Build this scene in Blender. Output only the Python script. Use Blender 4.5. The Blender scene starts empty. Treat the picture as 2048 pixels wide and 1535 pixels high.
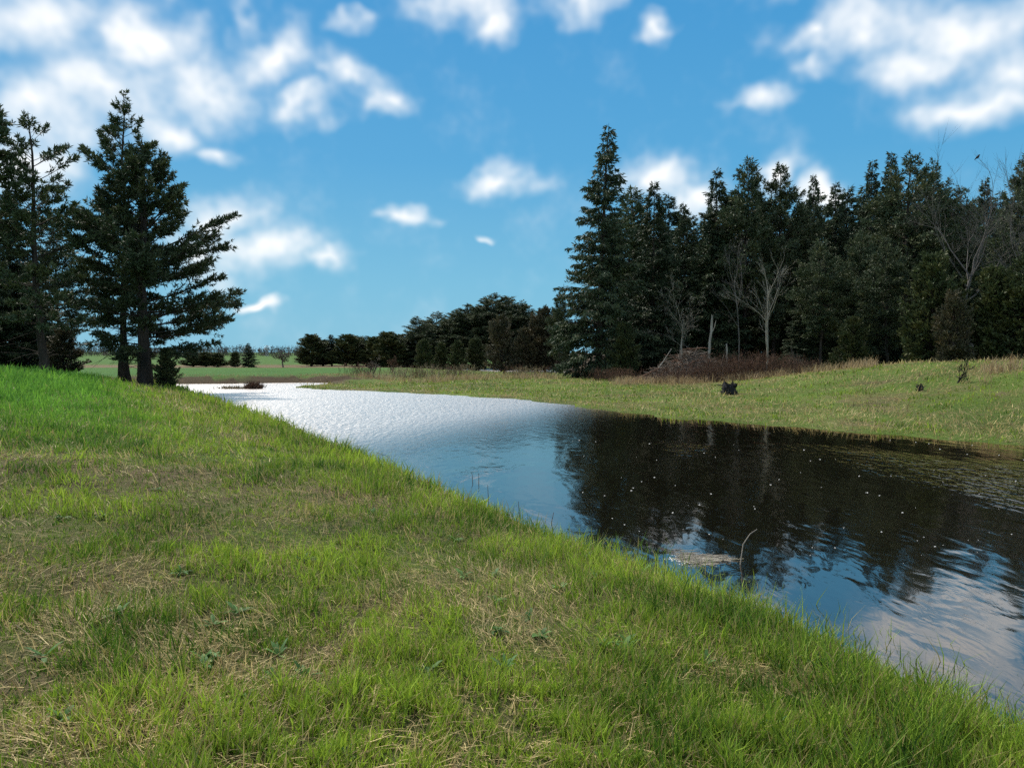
import bpy, math, random
import numpy as np
from mathutils import Vector, Euler

scene = bpy.context.scene
COL = scene.collection
PI = math.pi
rad = math.radians

# ------------------------------------------------------------------ camera
F = 1490.0                       # focal length in photo pixels (2048 wide)
HORIZON = 716.0
CAMZ = 2.1                       # metres above the river surface
PITCH = math.atan((767.5 - HORIZON) / F)
cam = bpy.data.cameras.new('camera')
cam.sensor_width = 36.0
cam.lens = 36.0 * F / 2048.0
cam.clip_start = 0.05
cam.clip_end = 6000
cam_ob = bpy.data.objects.new('camera', cam)
COL.objects.link(cam_ob)
cam_ob.location = (0, 0, CAMZ)
cam_ob.rotation_euler = (PI / 2 - PITCH, 0, 0)
scene.camera = cam_ob


def ray(x, y):
    dx = (x - 1024) / F
    dy = -(y - 767.5) / F
    s, c = math.sin(PITCH), math.cos(PITCH)
    return np.array([dx, c + dy * s, -s + dy * c])


def on_plane(x, y, z=0.0):
    r = ray(x, y)
    return (r * ((z - CAMZ) / r[2]))[:2]


def at(x, y, d):
    r = ray(x, y)
    p = r * (d / r[1])
    return np.array([p[0], d, p[2] + CAMZ])


# ------------------------------------------------------------------ light
SUN_AZ = rad(-38)                # from +Y towards +X
SUN_EL = rad(50)
sun_dir = Vector((math.sin(SUN_AZ) * math.cos(SUN_EL), math.cos(SUN_AZ) * math.cos(SUN_EL), math.sin(SUN_EL)))
sun = bpy.data.lights.new('sun', 'SUN')
sun.energy = 5.0
sun.angle = rad(4)
sun.color = (1.0, 0.95, 0.86)
sun_ob = bpy.data.objects.new('sun', sun)
COL.objects.link(sun_ob)
sun_ob.rotation_euler = (-sun_dir).to_track_quat('-Z', 'Y').to_euler()
sun_ob.location = (0, 0, 60)

world = bpy.data.worlds.new('World')
scene.world = world
world.use_nodes = True
wt = world.node_tree
wt.nodes.clear()


class NT:
    """small helper round a node tree"""
    def __init__(self, tree):
        self.t = tree

    def n(self, kind, ins=None, **props):
        nd = self.t.nodes.new(kind)
        for k, v in props.items():
            setattr(nd, k, v)
        for k, v in (ins or {}).items():
            if isinstance(v, bpy.types.NodeSocket):
                self.t.links.new(v, nd.inputs[k])
            else:
                nd.inputs[k].default_value = v
        return nd

    def math(self, op, a, b=0.0, clamp=False):
        return self.n('ShaderNodeMath', {0: a, 1: b, 2: 0.28}, operation=op, use_clamp=clamp).outputs[0]

    def mix(self, f, a, b, blend='MIX'):
        nd = self.n('ShaderNodeMix', data_type='RGBA', blend_type=blend)
        for i, v in ((0, f), (6, a), (7, b)):
            if isinstance(v, bpy.types.NodeSocket):
                self.t.links.new(v, nd.inputs[i])
            else:
                nd.inputs[i].default_value = v
        return nd.outputs[2]

    def ramp(self, f, stops):
        nd = self.n('ShaderNodeValToRGB', {0: f})
        el = nd.color_ramp.elements
        while len(el) < len(stops):
            el.new(0.5)
        for e, (p, c) in zip(el, stops):
            e.position = p
            e.color = c if len(c) == 4 else (*c, 1)
        return nd.outputs[0]

    def smooth(self, v, lo, hi, a=0.0, b=1.0):
        return self.n('ShaderNodeMapRange', {0: v, 1: lo, 2: hi, 3: a, 4: b}, interpolation_type='SMOOTHSTEP').outputs[0]

    def link(self, a, b):
        self.t.links.new(a, b)


W = NT(wt)
geo = W.n('ShaderNodeTexCoord').outputs['Generated']
warp = W.n('ShaderNodeTexNoise', {'Vector': geo, 'Scale': 8.0, 'Detail': 3.0, 'Roughness': 0.6})
wv = W.n('ShaderNodeVectorMath', {0: warp.outputs['Color'], 1: (0.5, 0.5, 0.5)}, operation='SUBTRACT').outputs[0]
wv = W.n('ShaderNodeVectorMath', {0: wv, 1: (0.16, 0.16, 0.10)}, operation='MULTIPLY').outputs[0]
dirw = W.n('ShaderNodeVectorMath', {0: geo, 1: wv}, operation='ADD').outputs[0]
elev = W.n('ShaderNodeSeparateXYZ', {0: geo}).outputs[2]

# clouds: soft heaps at their bearings in the sky (centre and half size in photo pixels -> bearings)
CLOUDS = [(60, 55, 170, 62), (300, 90, 105, 75), (485, 32, 55, 45), (250, 160, 200, 80), (430, 175, 150, 75),
          (560, 118, 110, 60), (340, 235, 110, 60), (90, 225, 130, 90), (40, 330, 120, 90), (700, 150, 85, 55),
          (630, 208, 85, 36), (785, 205, 75, 46), (735, 62, 65, 28), (640, 4, 28, 22), (930, 8, 130, 48),
          (1160, -5, 150, 36), (980, 55, 65, 40), (1335, 66, 60, 28), (1740, 52, 190, 68), (1950, 60, 160, 85),
          (1610, 82, 90, 38), (1630, 140, 66, 40), (1985, 165, 95, 60), (1920, 218, 120, 44), (1850, 120, 140, 50),
          (1535, 215, 76, 32), (445, 286, 72, 32), (465, 430, 105, 75), (540, 500, 135, 62), (640, 530, 100, 38),
          (440, 520, 100, 62), (1005, 365, 100, 40), (838, 426, 60, 26), (958, 465, 36, 17), (520, 615, 55, 15),
          (1315, 350, 95, 62), (1405, 390, 70, 52), (1550, 365, 58, 46), (1655, 390, 46, 52), (1700, -90, 180, 60),
          (250, -80, 260, 60), (1000, -110, 260, 60), (560, -160, 240, 55), (1400, -190, 260, 60)]
blobs = []
for (x, y, a, b) in CLOUDS:
    d = ray(x, y)
    d = d / np.linalg.norm(d)
    blobs.append((d, a / F, b / F))
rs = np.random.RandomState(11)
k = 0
while k < 12:                    # larger heaps added out of view round the dome, to whiten the water
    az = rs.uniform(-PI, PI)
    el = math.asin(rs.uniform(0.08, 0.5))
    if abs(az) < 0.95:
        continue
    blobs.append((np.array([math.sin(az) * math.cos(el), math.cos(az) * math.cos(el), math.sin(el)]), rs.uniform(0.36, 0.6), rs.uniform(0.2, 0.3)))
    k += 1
for az, el, a, b in [(0, 90, 0.75, 0.75)] + [(q + rs.uniform(-9, 9), 52 + rs.uniform(-6, 7), rs.uniform(0.42, 0.58), rs.uniform(0.32, 0.42)) for q in range(-180, 180, 36)]:  # high cloud deck added above the view, greys the reflections and lifts ambient light
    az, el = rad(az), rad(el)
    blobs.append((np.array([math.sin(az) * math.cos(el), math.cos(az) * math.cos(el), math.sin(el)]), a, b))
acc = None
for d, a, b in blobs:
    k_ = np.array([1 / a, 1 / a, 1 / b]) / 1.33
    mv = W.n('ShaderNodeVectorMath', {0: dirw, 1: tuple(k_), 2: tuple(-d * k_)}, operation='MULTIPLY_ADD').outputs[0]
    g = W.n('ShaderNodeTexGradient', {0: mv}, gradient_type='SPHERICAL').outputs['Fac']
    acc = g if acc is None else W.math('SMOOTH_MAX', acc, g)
puff = W.n('ShaderNodeTexNoise', {'Vector': geo, 'Scale': 13.0, 'Detail': 3.0, 'Roughness': 0.6}).outputs['Fac']
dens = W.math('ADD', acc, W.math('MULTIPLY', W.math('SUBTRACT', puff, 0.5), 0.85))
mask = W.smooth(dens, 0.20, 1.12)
blue = W.ramp(elev, [(0.0, (0.235, 0.575, 0.77)), (0.10, (0.185, 0.53, 0.765)), (0.25, (0.095, 0.41, 0.735)),
                     (0.45, (0.055, 0.33, 0.69)), (1.0, (0.035, 0.19, 0.50))])
sky = W.n('ShaderNodeTexSky', sky_type='NISHITA', sun_disc=False)
sky.sun_elevation = SUN_EL
sky.sun_rotation = SUN_AZ
skyc = W.n('ShaderNodeVectorMath', {0: sky.outputs[0], 1: (0.07, 0.07, 0.07)}, operation='MULTIPLY').outputs[0]
clear = W.mix(0.10, blue, skyc)
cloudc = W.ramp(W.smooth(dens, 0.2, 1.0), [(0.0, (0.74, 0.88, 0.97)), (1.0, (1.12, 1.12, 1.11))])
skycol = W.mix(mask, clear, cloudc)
world.cycles.sampling_method = 'MANUAL'
world.cycles.sample_map_resolution = 512
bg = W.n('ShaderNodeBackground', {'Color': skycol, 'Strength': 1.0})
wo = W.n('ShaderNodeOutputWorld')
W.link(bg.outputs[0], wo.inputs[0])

vs = scene.view_settings
vs.view_transform = 'Standard'
vs.look = 'None'
vs.exposure = 0.0
vs.gamma = 1.0
scene.render.engine = 'CYCLES'
scene.cycles.max_bounces = 4
scene.cycles.diffuse_bounces = 2
scene.cycles.glossy_bounces = 2
scene.cycles.transmission_bounces = 3
scene.cycles.transparent_max_bounces = 6
scene.cycles.sample_clamp_indirect = 4
scene.cycles.use_denoising = False
scene.cycles.use_adaptive_sampling = True
scene.cycles.adaptive_threshold = 0.02
scene.cycles.use_light_tree = False

# ------------------------------------------------------------------ numpy helpers


def sstep(v, a, b):
    t = np.clip((v - a) / (b - a), 0, 1)
    return t * t * (3 - 2 * t)


def _hash(ix, iy, seed):
    n = (ix.astype(np.int64) * 374761393 + iy.astype(np.int64) * 668265263 + seed * 974634749) & 0x7fffffff
    n = ((n ^ (n >> 13)) * 1274126177) & 0x7fffffff
    return ((n ^ (n >> 16)) & 0xffff) / 65535.0


def vnoise(x, y, scale, seed=0, octaves=3):
    x = np.asarray(x, float) * scale
    y = np.asarray(y, float) * scale
    out = np.zeros_like(x)
    amp, tot = 1.0, 0.0
    for o in range(octaves):
        ix, iy = np.floor(x), np.floor(y)
        fx, fy = x - ix, y - iy
        fx = fx * fx * (3 - 2 * fx)
        fy = fy * fy * (3 - 2 * fy)
        a = _hash(ix, iy, seed + o)
        b = _hash(ix + 1, iy, seed + o)
        c = _hash(ix, iy + 1, seed + o)
        d = _hash(ix + 1, iy + 1, seed + o)
        out += amp * ((a * (1 - fx) + b * fx) * (1 - fy) + (c * (1 - fx) + d * fx) * fy)
        tot += amp
        amp *= 0.5
        x, y = x * 2.03 + 17.3, y * 2.03 - 9.1
    return out / tot


def sdf(px, py, poly):
    """signed distance, positive inside"""
    poly = np.asarray(poly, float)
    d2 = np.full(px.shape, 1e18)
    inside = np.zeros(px.shape, bool)
    n = len(poly)
    for i in range(n):
        a, b = poly[i], poly[(i + 1) % n]
        e = b - a
        wx, wy = px - a[0], py - a[1]
        t = np.clip((wx * e[0] + wy * e[1]) / (e @ e), 0, 1)
        d2 = np.minimum(d2, (wx - e[0] * t) ** 2 + (wy - e[1] * t) ** 2)
        if a[1] != b[1]:
            c = ((a[1] <= py) != (b[1] <= py)) & (px < a[0] + (py - a[1]) / (b[1] - a[1]) * e[0])
            inside ^= c
    d = np.sqrt(d2)
    return np.where(inside, d, -d)


def P(x, y):
    return tuple(on_plane(x, y, 0.0))


LAND_A = [(60, -100), (30, -45), (8.2, -5.5)] + [P(*q) for q in
          [(2048, 1462), (1800, 1345), (1600, 1255), (1400, 1178), (1250, 1120), (1130, 1082), (950, 1010), (800, 950),
           (650, 890), (560, 853), (450, 812), (385, 790), (352, 778)]] + [(-26, 50.5), (-33, 53), (-60, 54.5), (-200, 60), (-700, 80), (-700, -100)]
LAND_B = [(-700, 95), (-200, 74), (-60, 65)] + [P(*q) for q in
          [(250, 768.5), (350, 767.5), (430, 768), (500, 766), (600, 765), (690, 765.5), (700, 767), (660, 769), (615, 771), (575, 774.5), (620, 778),
           (700, 780), (800, 785), (900, 790), (1000, 797), (1060, 801), (1120, 807), (1180, 817), (1280, 827), (1340, 836), (1400, 840), (1480, 846), (1560, 852),
           (1700, 865), (1800, 869), (1900, 880), (2048, 890)]] + [(20, 5), (45, -40), (90, -100), (2500, -100), (2500, 4000), (-2500, 4000), (-2500, 95)]
POND = [P(*q) for q in [(770, 739.3), (960, 737.8), (1100, 739.5), (1140, 744.5), (1080, 747.5), (1000, 745.5), (900, 742.5)]]


def ground(x, y, full=False):
    x = np.asarray(x, float)
    y = np.asarray(y, float)
    wob = (vnoise(x, y, 0.9, 3, 3) - 0.5) * 0.8 * np.clip(np.hypot(x, y) / 25, 0.35, 2.0)
    sA = sdf(x, y, LAND_A) + wob
    sB = sdf(x, y, LAND_B) + wob * 1.4
    sP = sdf(x, y, POND) + wob * 2
    under = lambda s: np.maximum(0.32 * s, -1.3)
    # left bank: a low lip, then a rise to the berm further along
    k = 0.075 + 0.118 * sstep(y, 2, 18) - 0.045 * sstep(y, 32, 42)
    a = np.maximum(sA, 0)
    cap = 1.50 + 0.1 * sstep(y, 8, 22) - 0.9 * sstep(y, 38, 70)
    hA = 0.20 * sstep(a, 0, 0.9) + k * a
    hA = cap - np.log1p(np.exp(np.clip((cap - hA) * 5, -40, 40))) / 5
    hA = np.where(sA > 0, hA * sstep(a, -0.3, 0.5), under(sA))
    # right bank, peninsula and field
    b = np.maximum(sB, 0)
    wB = sstep(-x, 8, 15) * sstep(y, 57, 60)
    hf = 0.60 * sstep(b, 0, 1.5) + 0.001 * np.clip(b - 40, 0, 300)
    hill = 1.62 * sstep(x, 10.5, 24) * sstep(b, 2.0, 14) * (1 - 0.75 * sstep(y, 40, 60))
    hc = 0.07 * sstep(b, 0, 0.8) + 0.22 * sstep(b, 1, 16) + hill + 0.3 * sstep(y, 75, 140)
    hB = np.where(sB > 0, hc * (1 - wB) + hf * wB, under(sB))
    hB = np.where(sP > -6, np.minimum(hB, np.maximum(-0.05 * sP, -0.25)), hB)
    h = np.maximum(hA, hB)
    bump = (vnoise(x, y, 0.55, 21, 3) - 0.5) * 0.16 + (vnoise(x, y, 2.6, 31, 2) - 0.5) * 0.05
    h = h + bump * sstep(h, 0.05, 0.5)
    h = h + 7.0 * sstep(y, 260, 900) * (0.6 + 0.8 * vnoise(x, y, 0.004, 5, 2))
    if full:
        return h, sA, sB, sP, wB
    return h


def gz(x, y):
    return float(ground(np.array([x]), np.array([y]))[0])


def mesh(name, verts, faces, mats=(), smooth=False, color=None):
    """faces: an (n,3) or (n,4) array, or a list of such arrays"""
    if not isinstance(faces, (list, tuple)):
        faces = [faces]
    faces = [np.asarray(f, np.int32) for f in faces if len(f)]
    me = bpy.data.meshes.new(name)
    v = np.asarray(verts, np.float32)
    me.vertices.add(len(v))
    me.vertices.foreach_set('co', v.ravel())
    loops = np.concatenate([f.ravel() for f in faces])
    tot = np.concatenate([np.full(len(f), f.shape[1], np.int32) for f in faces])
    start = np.concatenate([[0], np.cumsum(tot)[:-1]]).astype(np.int32)
    me.loops.add(len(loops))
    me.loops.foreach_set('vertex_index', loops)
    me.polygons.add(len(tot))
    me.polygons.foreach_set('loop_start', start)
    me.polygons.foreach_set('loop_total', tot)
    if smooth:
        me.polygons.foreach_set('use_smooth', np.ones(len(tot), bool))
    if color is not None:
        ca = me.color_attributes.new('tint', 'FLOAT_COLOR', 'POINT')
        c = np.ones((len(v), 4), np.float32)
        c[:, :3] = color
        ca.data.foreach_set('color', c.ravel())
    me.update(calc_edges=True)
    for m in mats:
        me.materials.append(m)
    return me


def obj(name, me, parent=None, loc=None):
    o = bpy.data.objects.new(name, me)
    COL.objects.link(o)
    if parent is not None:
        o.parent = parent
    if loc is not None:
        o.location = loc
    return o


def tag(o, label=None, cat=None, group=None, kind=None):
    if label:
        o['label'] = label
    if cat:
        o['category'] = cat
    if group:
        o['group'] = group
    if kind:
        o['kind'] = kind
    return o


def tubes(paths, radii, sides=4):
    """paths (B,K,3), radii (B,K) -> verts, quads"""
    paths = np.asarray(paths, float)
    radii = np.asarray(radii, float)
    B, K, _ = paths.shape
    tan = np.gradient(paths, axis=1)
    tan /= np.linalg.norm(tan, axis=2, keepdims=True) + 1e-9
    ref = np.zeros_like(tan)
    ref[..., 0] = 1.0
    flip = np.abs(tan[..., 0]) > 0.85
    ref[flip] = (0, 1, 0)
    u = np.cross(tan, ref)
    u /= np.linalg.norm(u, axis=2, keepdims=True) + 1e-9
    w = np.cross(tan, u)
    ang = np.arange(sides) / sides * 2 * PI
    ring = (u[:, :, None, :] * np.cos(ang)[None, None, :, None] + w[:, :, None, :] * np.sin(ang)[None, None, :, None])
    v = paths[:, :, None, :] + ring * radii[:, :, None, None]
    idx = np.arange(B * K * sides).reshape(B, K, sides)
    a = idx[:, :-1, :]
    b = idx[:, 1:, :]
    q = np.stack([a, np.roll(a, -1, 2), np.roll(b, -1, 2), b], -1).reshape(-1, 4)
    return v.reshape(-1, 3), q


def unit(v):
    return v / (np.linalg.norm(v, axis=-1, keepdims=True) + 1e-9)


def diamonds(base, d, length, width, rng):
    """thin diamond leaf / needle sprays"""
    n = len(base)
    side = unit(np.cross(d, rng.normal(size=(n, 3))))
    mid = base + d * (length * 0.45)[:, None]
    tip = base + d * length[:, None]
    s = side * (width * 0.5)[:, None]
    v = np.stack([base, mid + s, tip, mid - s], 1).reshape(-1, 3)
    q = np.arange(4 * n).reshape(n, 4)
    return v, q


def joinv(parts):
    vs_, fs_, off = [], [], 0
    for v, f in parts:
        vs_.append(v)
        fs_.append(np.asarray(f) + off)
        off += len(v)
    return np.concatenate(vs_), fs_


# ------------------------------------------------------------------ materials


def material(name):
    m = bpy.data.materials.new(name)
    m.use_nodes = True
    m.node_tree.nodes.clear()
    T = NT(m.node_tree)
    out = T.n('ShaderNodeOutputMaterial')
    return m, T, out


def leaf_material(name, col, var=0.35, trans=0.25, use_attr=False, scale=0.6, tint2=None):
    m, T, out = material(name)
    if use_attr:
        c = T.n('ShaderNodeAttribute', attribute_name='tint').outputs['Color']
    else:
        oc = T.n('ShaderNodeTexCoord').outputs['Object']
        n1 = T.n('ShaderNodeTexNoise', {'Vector': oc, 'Scale': scale, 'Detail': 5.0, 'Roughness': 0.7}).outputs['Fac']
        rnd = T.n('ShaderNodeObjectInfo').outputs['Random']
        isl = T.n('ShaderNodeNewGeometry').outputs['Random Per Island']
        f = T.math('ADD', T.math('MULTIPLY', T.math('SUBTRACT', n1, 0.5), 2.2), T.math('MULTIPLY', T.math('SUBTRACT', isl, 0.5), 0.9))
        f = T.math('ADD', T.math('MULTIPLY', f, var), 1.0)
        f = T.math('MULTIPLY', f, T.math('ADD', T.math('MULTIPLY', rnd, 0.35), 0.82))
        c2 = tint2 or tuple(v * k for v, k in zip(col, (1.5, 1.15, 0.9)))
        base = T.mix(T.smooth(n1, 0.42, 0.68), (*col, 1), (*c2, 1))
        c = T.n('ShaderNodeVectorMath', {0: base, 3: f}, operation='SCALE').outputs[0]
    d = T.n('ShaderNodeBsdfPrincipled', {'Base Color': c, 'Roughness': 0.62})
    d.inputs['Specular IOR Level'].default_value = 0.25
    tr = T.n('ShaderNodeBsdfTranslucent', {'Color': c})
    mx = T.n('ShaderNodeMixShader', {0: trans, 1: d.outputs[0], 2: tr.outputs[0]})
    T.link(mx.outputs[0], out.inputs[0])
    return m


def bark_material(name, c1, c2, scale=6.0, bump=0.6):
    m, T, out = material(name)
    oc = T.n('ShaderNodeTexCoord').outputs['Object']
    mp = T.n('ShaderNodeMapping', {'Vector': oc, 'Scale': (1, 1, 0.18)})
    n1 = T.n('ShaderNodeTexNoise', {'Vector': mp.outputs[0], 'Scale': scale, 'Detail': 6.0, 'Roughness': 0.7}).outputs['Fac']
    n2 = T.n('ShaderNodeTexNoise', {'Vector': oc, 'Scale': 0.8, 'Detail': 3.0}).outputs['Fac']
    f = T.math('ADD', T.math('MULTIPLY', n1, 0.75), T.math('MULTIPLY', n2, 0.35))
    c = T.ramp(f, [(0.35, c1), (0.72, c2)])
    bp = T.n('ShaderNodeBump', {'Height': n1, 'Strength': bump, 'Distance': 0.05})
    d = T.n('ShaderNodeBsdfPrincipled', {'Base Color': c, 'Roughness': 0.9, 'Normal': bp.outputs[0]})
    d.inputs['Specular IOR Level'].default_value = 0.15
    T.link(d.outputs[0], out.inputs[0])
    return m


M = {}
M['pine'] = leaf_material('pine_needles', (0.060, 0.090, 0.042), 0.40, 0.12)
M['pine_far'] = leaf_material('white_pine_needles', (0.066, 0.092, 0.046), 0.40, 0.12)
M['spruce'] = leaf_material('spruce_needles', (0.050, 0.076, 0.038), 0.42, 0.10)
M['cedar'] = leaf_material('cedar_foliage', (0.066, 0.086, 0.034), 0.40, 0.12)
M['cedar_rust'] = leaf_material('winter_brown_cedar_foliage', (0.082, 0.080, 0.046), 0.35, 0.12)
M['bark_dark'] = bark_material('dark_conifer_bark', (0.022, 0.018, 0.015), (0.085, 0.068, 0.055))
M['bark_grey'] = bark_material('grey_bark', (0.06, 0.052, 0.045), (0.20, 0.18, 0.16))
M['bark_pale'] = bark_material('pale_dead_wood', (0.17, 0.145, 0.115), (0.46, 0.41, 0.34))
M['bark_mid'] = bark_material('weathered_grey_bark', (0.14, 0.12, 0.095), (0.44, 0.40, 0.33))
M['twig_red'] = bark_material('reddish_brown_twigs', (0.085, 0.045, 0.032), (0.20, 0.115, 0.075))
M['twig_grey'] = bark_material('grey_brown_twigs', (0.075, 0.06, 0.048), (0.21, 0.175, 0.14))
M['char'] = bark_material('black_rotten_wood', (0.006, 0.006, 0.007), (0.05, 0.048, 0.05), 14.0, 1.0)
M['straw_twig'] = bark_material('straw_stalks', (0.22, 0.165, 0.10), (0.46, 0.37, 0.23))
M['grass'] = leaf_material('grass_blades', (0, 0, 0), trans=0.32, use_attr=True)

# ground: soil, thatch and short turf; masks are per-vertex cover (what grows where)
m, T, out = material('ground_soil_and_turf')
cov = T.n('ShaderNodeAttribute', attribute_name='tint')
sep = T.n('ShaderNodeSeparateColor', {0: cov.outputs['Color']})
oc = T.n('ShaderNodeTexCoord').outputs['Object']
n1 = T.n('ShaderNodeTexNoise', {'Vector': oc, 'Scale': 1.1, 'Detail': 8.0, 'Roughness': 0.68}).outputs['Fac']
n2 = T.n('ShaderNodeTexNoise', {'Vector': oc, 'Scale': 24.0, 'Detail': 6.0, 'Roughness': 0.78}).outputs['Fac']
n3 = T.n('ShaderNodeTexNoise', {'Vector': oc, 'Scale': 0.16, 'Detail': 5.0, 'Roughness': 0.6}).outputs['Fac']
soil = T.ramp(n2, [(0.3, (0.028, 0.020, 0.012)), (0.7, (0.105, 0.075, 0.045))])
thatch = T.ramp(n2, [(0.25, (0.06, 0.045, 0.025)), (0.55, (0.16, 0.12, 0.065)), (0.8, (0.32, 0.26, 0.15))])
turf = T.ramp(T.math('ADD', T.math('MULTIPLY', n2, 0.6), T.math('MULTIPLY', n3, 0.45)),
              [(0.35, (0.028, 0.046, 0.010)), (0.55, (0.085, 0.130, 0.024)), (0.72, (0.19, 0.24, 0.055))])
crop = T.ramp(T.math('ADD', T.math('MULTIPLY', n1, 0.5), T.math('MULTIPLY', n3, 0.5)),
              [(0.3, (0.038, 0.095, 0.020)), (0.7, (0.075, 0.155, 0.034))])
c = T.mix(T.smooth(T.math('ADD', T.math('MULTIPLY', n1, 0.8), sep.outputs[1]), 0.6, 1.1), soil, thatch)
c = T.mix(T.smooth(T.math('ADD', T.math('MULTIPLY', n1, 0.8), sep.outputs[0]), 0.6, 1.1), c, turf)
c = T.mix(sep.outputs[2], c, crop)
bp = T.n('ShaderNodeBump', {'Height': T.math('ADD', n2, n1), 'Strength': 0.9, 'Distance': 0.05})
d = T.n('ShaderNodeBsdfPrincipled', {'Base Color': c, 'Roughness': 0.95, 'Normal': bp.outputs[0]})
d.inputs['Specular IOR Level'].default_value = 0.1
T.link(d.outputs[0], out.inputs[0])
M['ground'] = m

# river: dark tannin water, rippled by the current in patches
m, T, out = material('dark_river_water')
oc = T.n('ShaderNodeTexCoord').outputs['Object']
flow = T.n('ShaderNodeMapping', {'Vector': oc, 'Rotation': (0, 0, rad(-29)), 'Scale': (1.0, 0.42, 1.0)}).outputs[0]
patch = T.n('ShaderNodeTexNoise', {'Vector': flow, 'Scale': 0.17, 'Detail': 3.0, 'Roughness': 0.55, 'Distortion': 0.8}).outputs['Fac']
ysep = T.n('ShaderNodeSeparateXYZ', {0: oc}).outputs
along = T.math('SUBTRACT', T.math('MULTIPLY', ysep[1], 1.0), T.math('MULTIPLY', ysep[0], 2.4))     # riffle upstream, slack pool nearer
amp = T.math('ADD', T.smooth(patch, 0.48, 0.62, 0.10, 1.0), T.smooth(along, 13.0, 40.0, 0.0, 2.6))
r1 = T.n('ShaderNodeTexNoise', {'Vector': flow, 'Scale': 2.0, 'Detail': 2.0, 'Roughness': 0.5, 'Distortion': 0.6}).outputs['Fac']
r2 = T.n('ShaderNodeTexNoise', {'Vector': flow, 'Scale': 6.0, 'Detail': 3.0, 'Roughness': 0.55, 'Distortion': 0.5}).outputs['Fac']
r3 = T.n('ShaderNodeTexNoise', {'Vector': flow, 'Scale': 1.1, 'Detail': 3.0, 'Roughness': 0.6, 'Distortion': 0.8}).outputs['Fac']
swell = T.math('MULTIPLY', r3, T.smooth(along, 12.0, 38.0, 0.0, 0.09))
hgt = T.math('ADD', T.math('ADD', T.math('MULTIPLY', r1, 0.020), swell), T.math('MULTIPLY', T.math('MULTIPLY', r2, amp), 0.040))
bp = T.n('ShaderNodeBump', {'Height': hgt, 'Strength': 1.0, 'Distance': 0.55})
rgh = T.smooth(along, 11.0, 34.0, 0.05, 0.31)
body = T.n('ShaderNodeBsdfDiffuse', {'Color': (0.006, 0.005, 0.003, 1)})
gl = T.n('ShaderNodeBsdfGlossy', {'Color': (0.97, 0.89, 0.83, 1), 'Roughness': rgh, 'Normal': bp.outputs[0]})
fr_ = T.n('ShaderNodeFresnel', {'IOR': 1.6, 'Normal': bp.outputs[0]}).outputs[0]
fr_ = T.math('POWER', fr_, 0.62, True)
mx = T.n('ShaderNodeMixShader', {0: fr_, 1: body.outputs[0], 2: gl.outputs[0]})
T.link(mx.outputs[0], out.inputs[0])
M['water'] = m

m, T, out = material('river_foam')
d = T.n('ShaderNodeBsdfPrincipled', {'Base Color': (0.75, 0.75, 0.72, 1), 'Roughness': 0.7})
T.link(d.outputs[0], out.inputs[0])
M['foam'] = m

# ------------------------------------------------------------------ terrain
ORY = -7.0                                       # sheet fans out from behind the photographer
th = np.concatenate([np.linspace(-PI, -1.0, 36)[:-1], np.linspace(-1.0, 1.0, 300), np.linspace(1.0, PI, 36)[1:]])
rr = np.concatenate([np.linspace(0.4, 7, 24)[:-1], np.geomspace(7, 3600, 340)])
TH, RR = np.meshgrid(th, rr)
gx = RR * np.sin(TH)
gy = ORY + RR * np.cos(TH)
h, sA, sB, sP, wB = ground(gx, gy, True)
nT, nR = len(th), len(rr)
idx = np.arange(nT * nR).reshape(nR, nT)
quads = np.stack([idx[:-1, :-1], idx[:-1, 1:], idx[1:, 1:], idx[1:, :-1]], -1).reshape(-1, 4)[:, ::-1]
dry = vnoise(gx, gy, 0.5, 41, 3)
green = np.clip(0.62 + 0.35 * (vnoise(gx, gy, 0.35, 51, 3) - 0.5) * 2, 0, 1)
green = np.where(sA > -0.5, np.clip(green + 0.35 * sstep(gy, 9, 16) * sstep(sA, 3, 6), 0, 1), green)
dryc = np.clip(dry * 0.9 + 0.1, 0, 1)
forest = sstep(gx - (-0.05 * gy), 9, 14) * sstep(gy, 62, 68)          # needle litter under the trees
green = green * (1 - forest)
dryc = dryc * (1 - 0.7 * forest)
lip = wB * (1 - sstep(sB, 1.1, 1.8))
green = green * (1 - lip)
dryc = np.where(lip > 0.3, 0.32 * dry, dryc)
cropm = sstep(wB, 0.4, 0.9) * sstep(sB, 1.2, 1.9) * (1 - sstep(gy, 112, 118)) * sstep(-gx, 12, 20)
far = sstep(gy, 112, 120) * sstep(-gx, 10, 20) * (1 - sstep(gy, 140, 170))
green = green * (1 - 0.8 * far)
dryc = np.maximum(dryc, 0.75 * far)
cropm = np.maximum(cropm, 0.75 * sstep(gy, 150, 200) * (1 - forest))
col = np.stack([green, dryc, cropm], -1).reshape(-1, 3)
verts = np.stack([gx, gy, h], -1).reshape(-1, 3)
tag(obj('ground', mesh('ground', verts, quads, [M['ground']], True, col)), kind='structure')

wx = np.array([-900, 200, 200, -900], float)
wy = np.array([-120, -120, 160, 160], float)
gxw, gyw = np.meshgrid(np.linspace(-900, 240, 39), np.linspace(-120, 160, 15))
idx = np.arange(gxw.size).reshape(gxw.shape)
quads = np.stack([idx[:-1, :-1], idx[:-1, 1:], idx[1:, 1:], idx[1:, :-1]], -1).reshape(-1, 4)
wverts = np.stack([gxw, gyw, np.zeros_like(gxw)], -1).reshape(-1, 3)
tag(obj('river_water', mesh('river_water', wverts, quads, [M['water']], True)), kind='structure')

# ------------------------------------------------------------------ conifers


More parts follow.
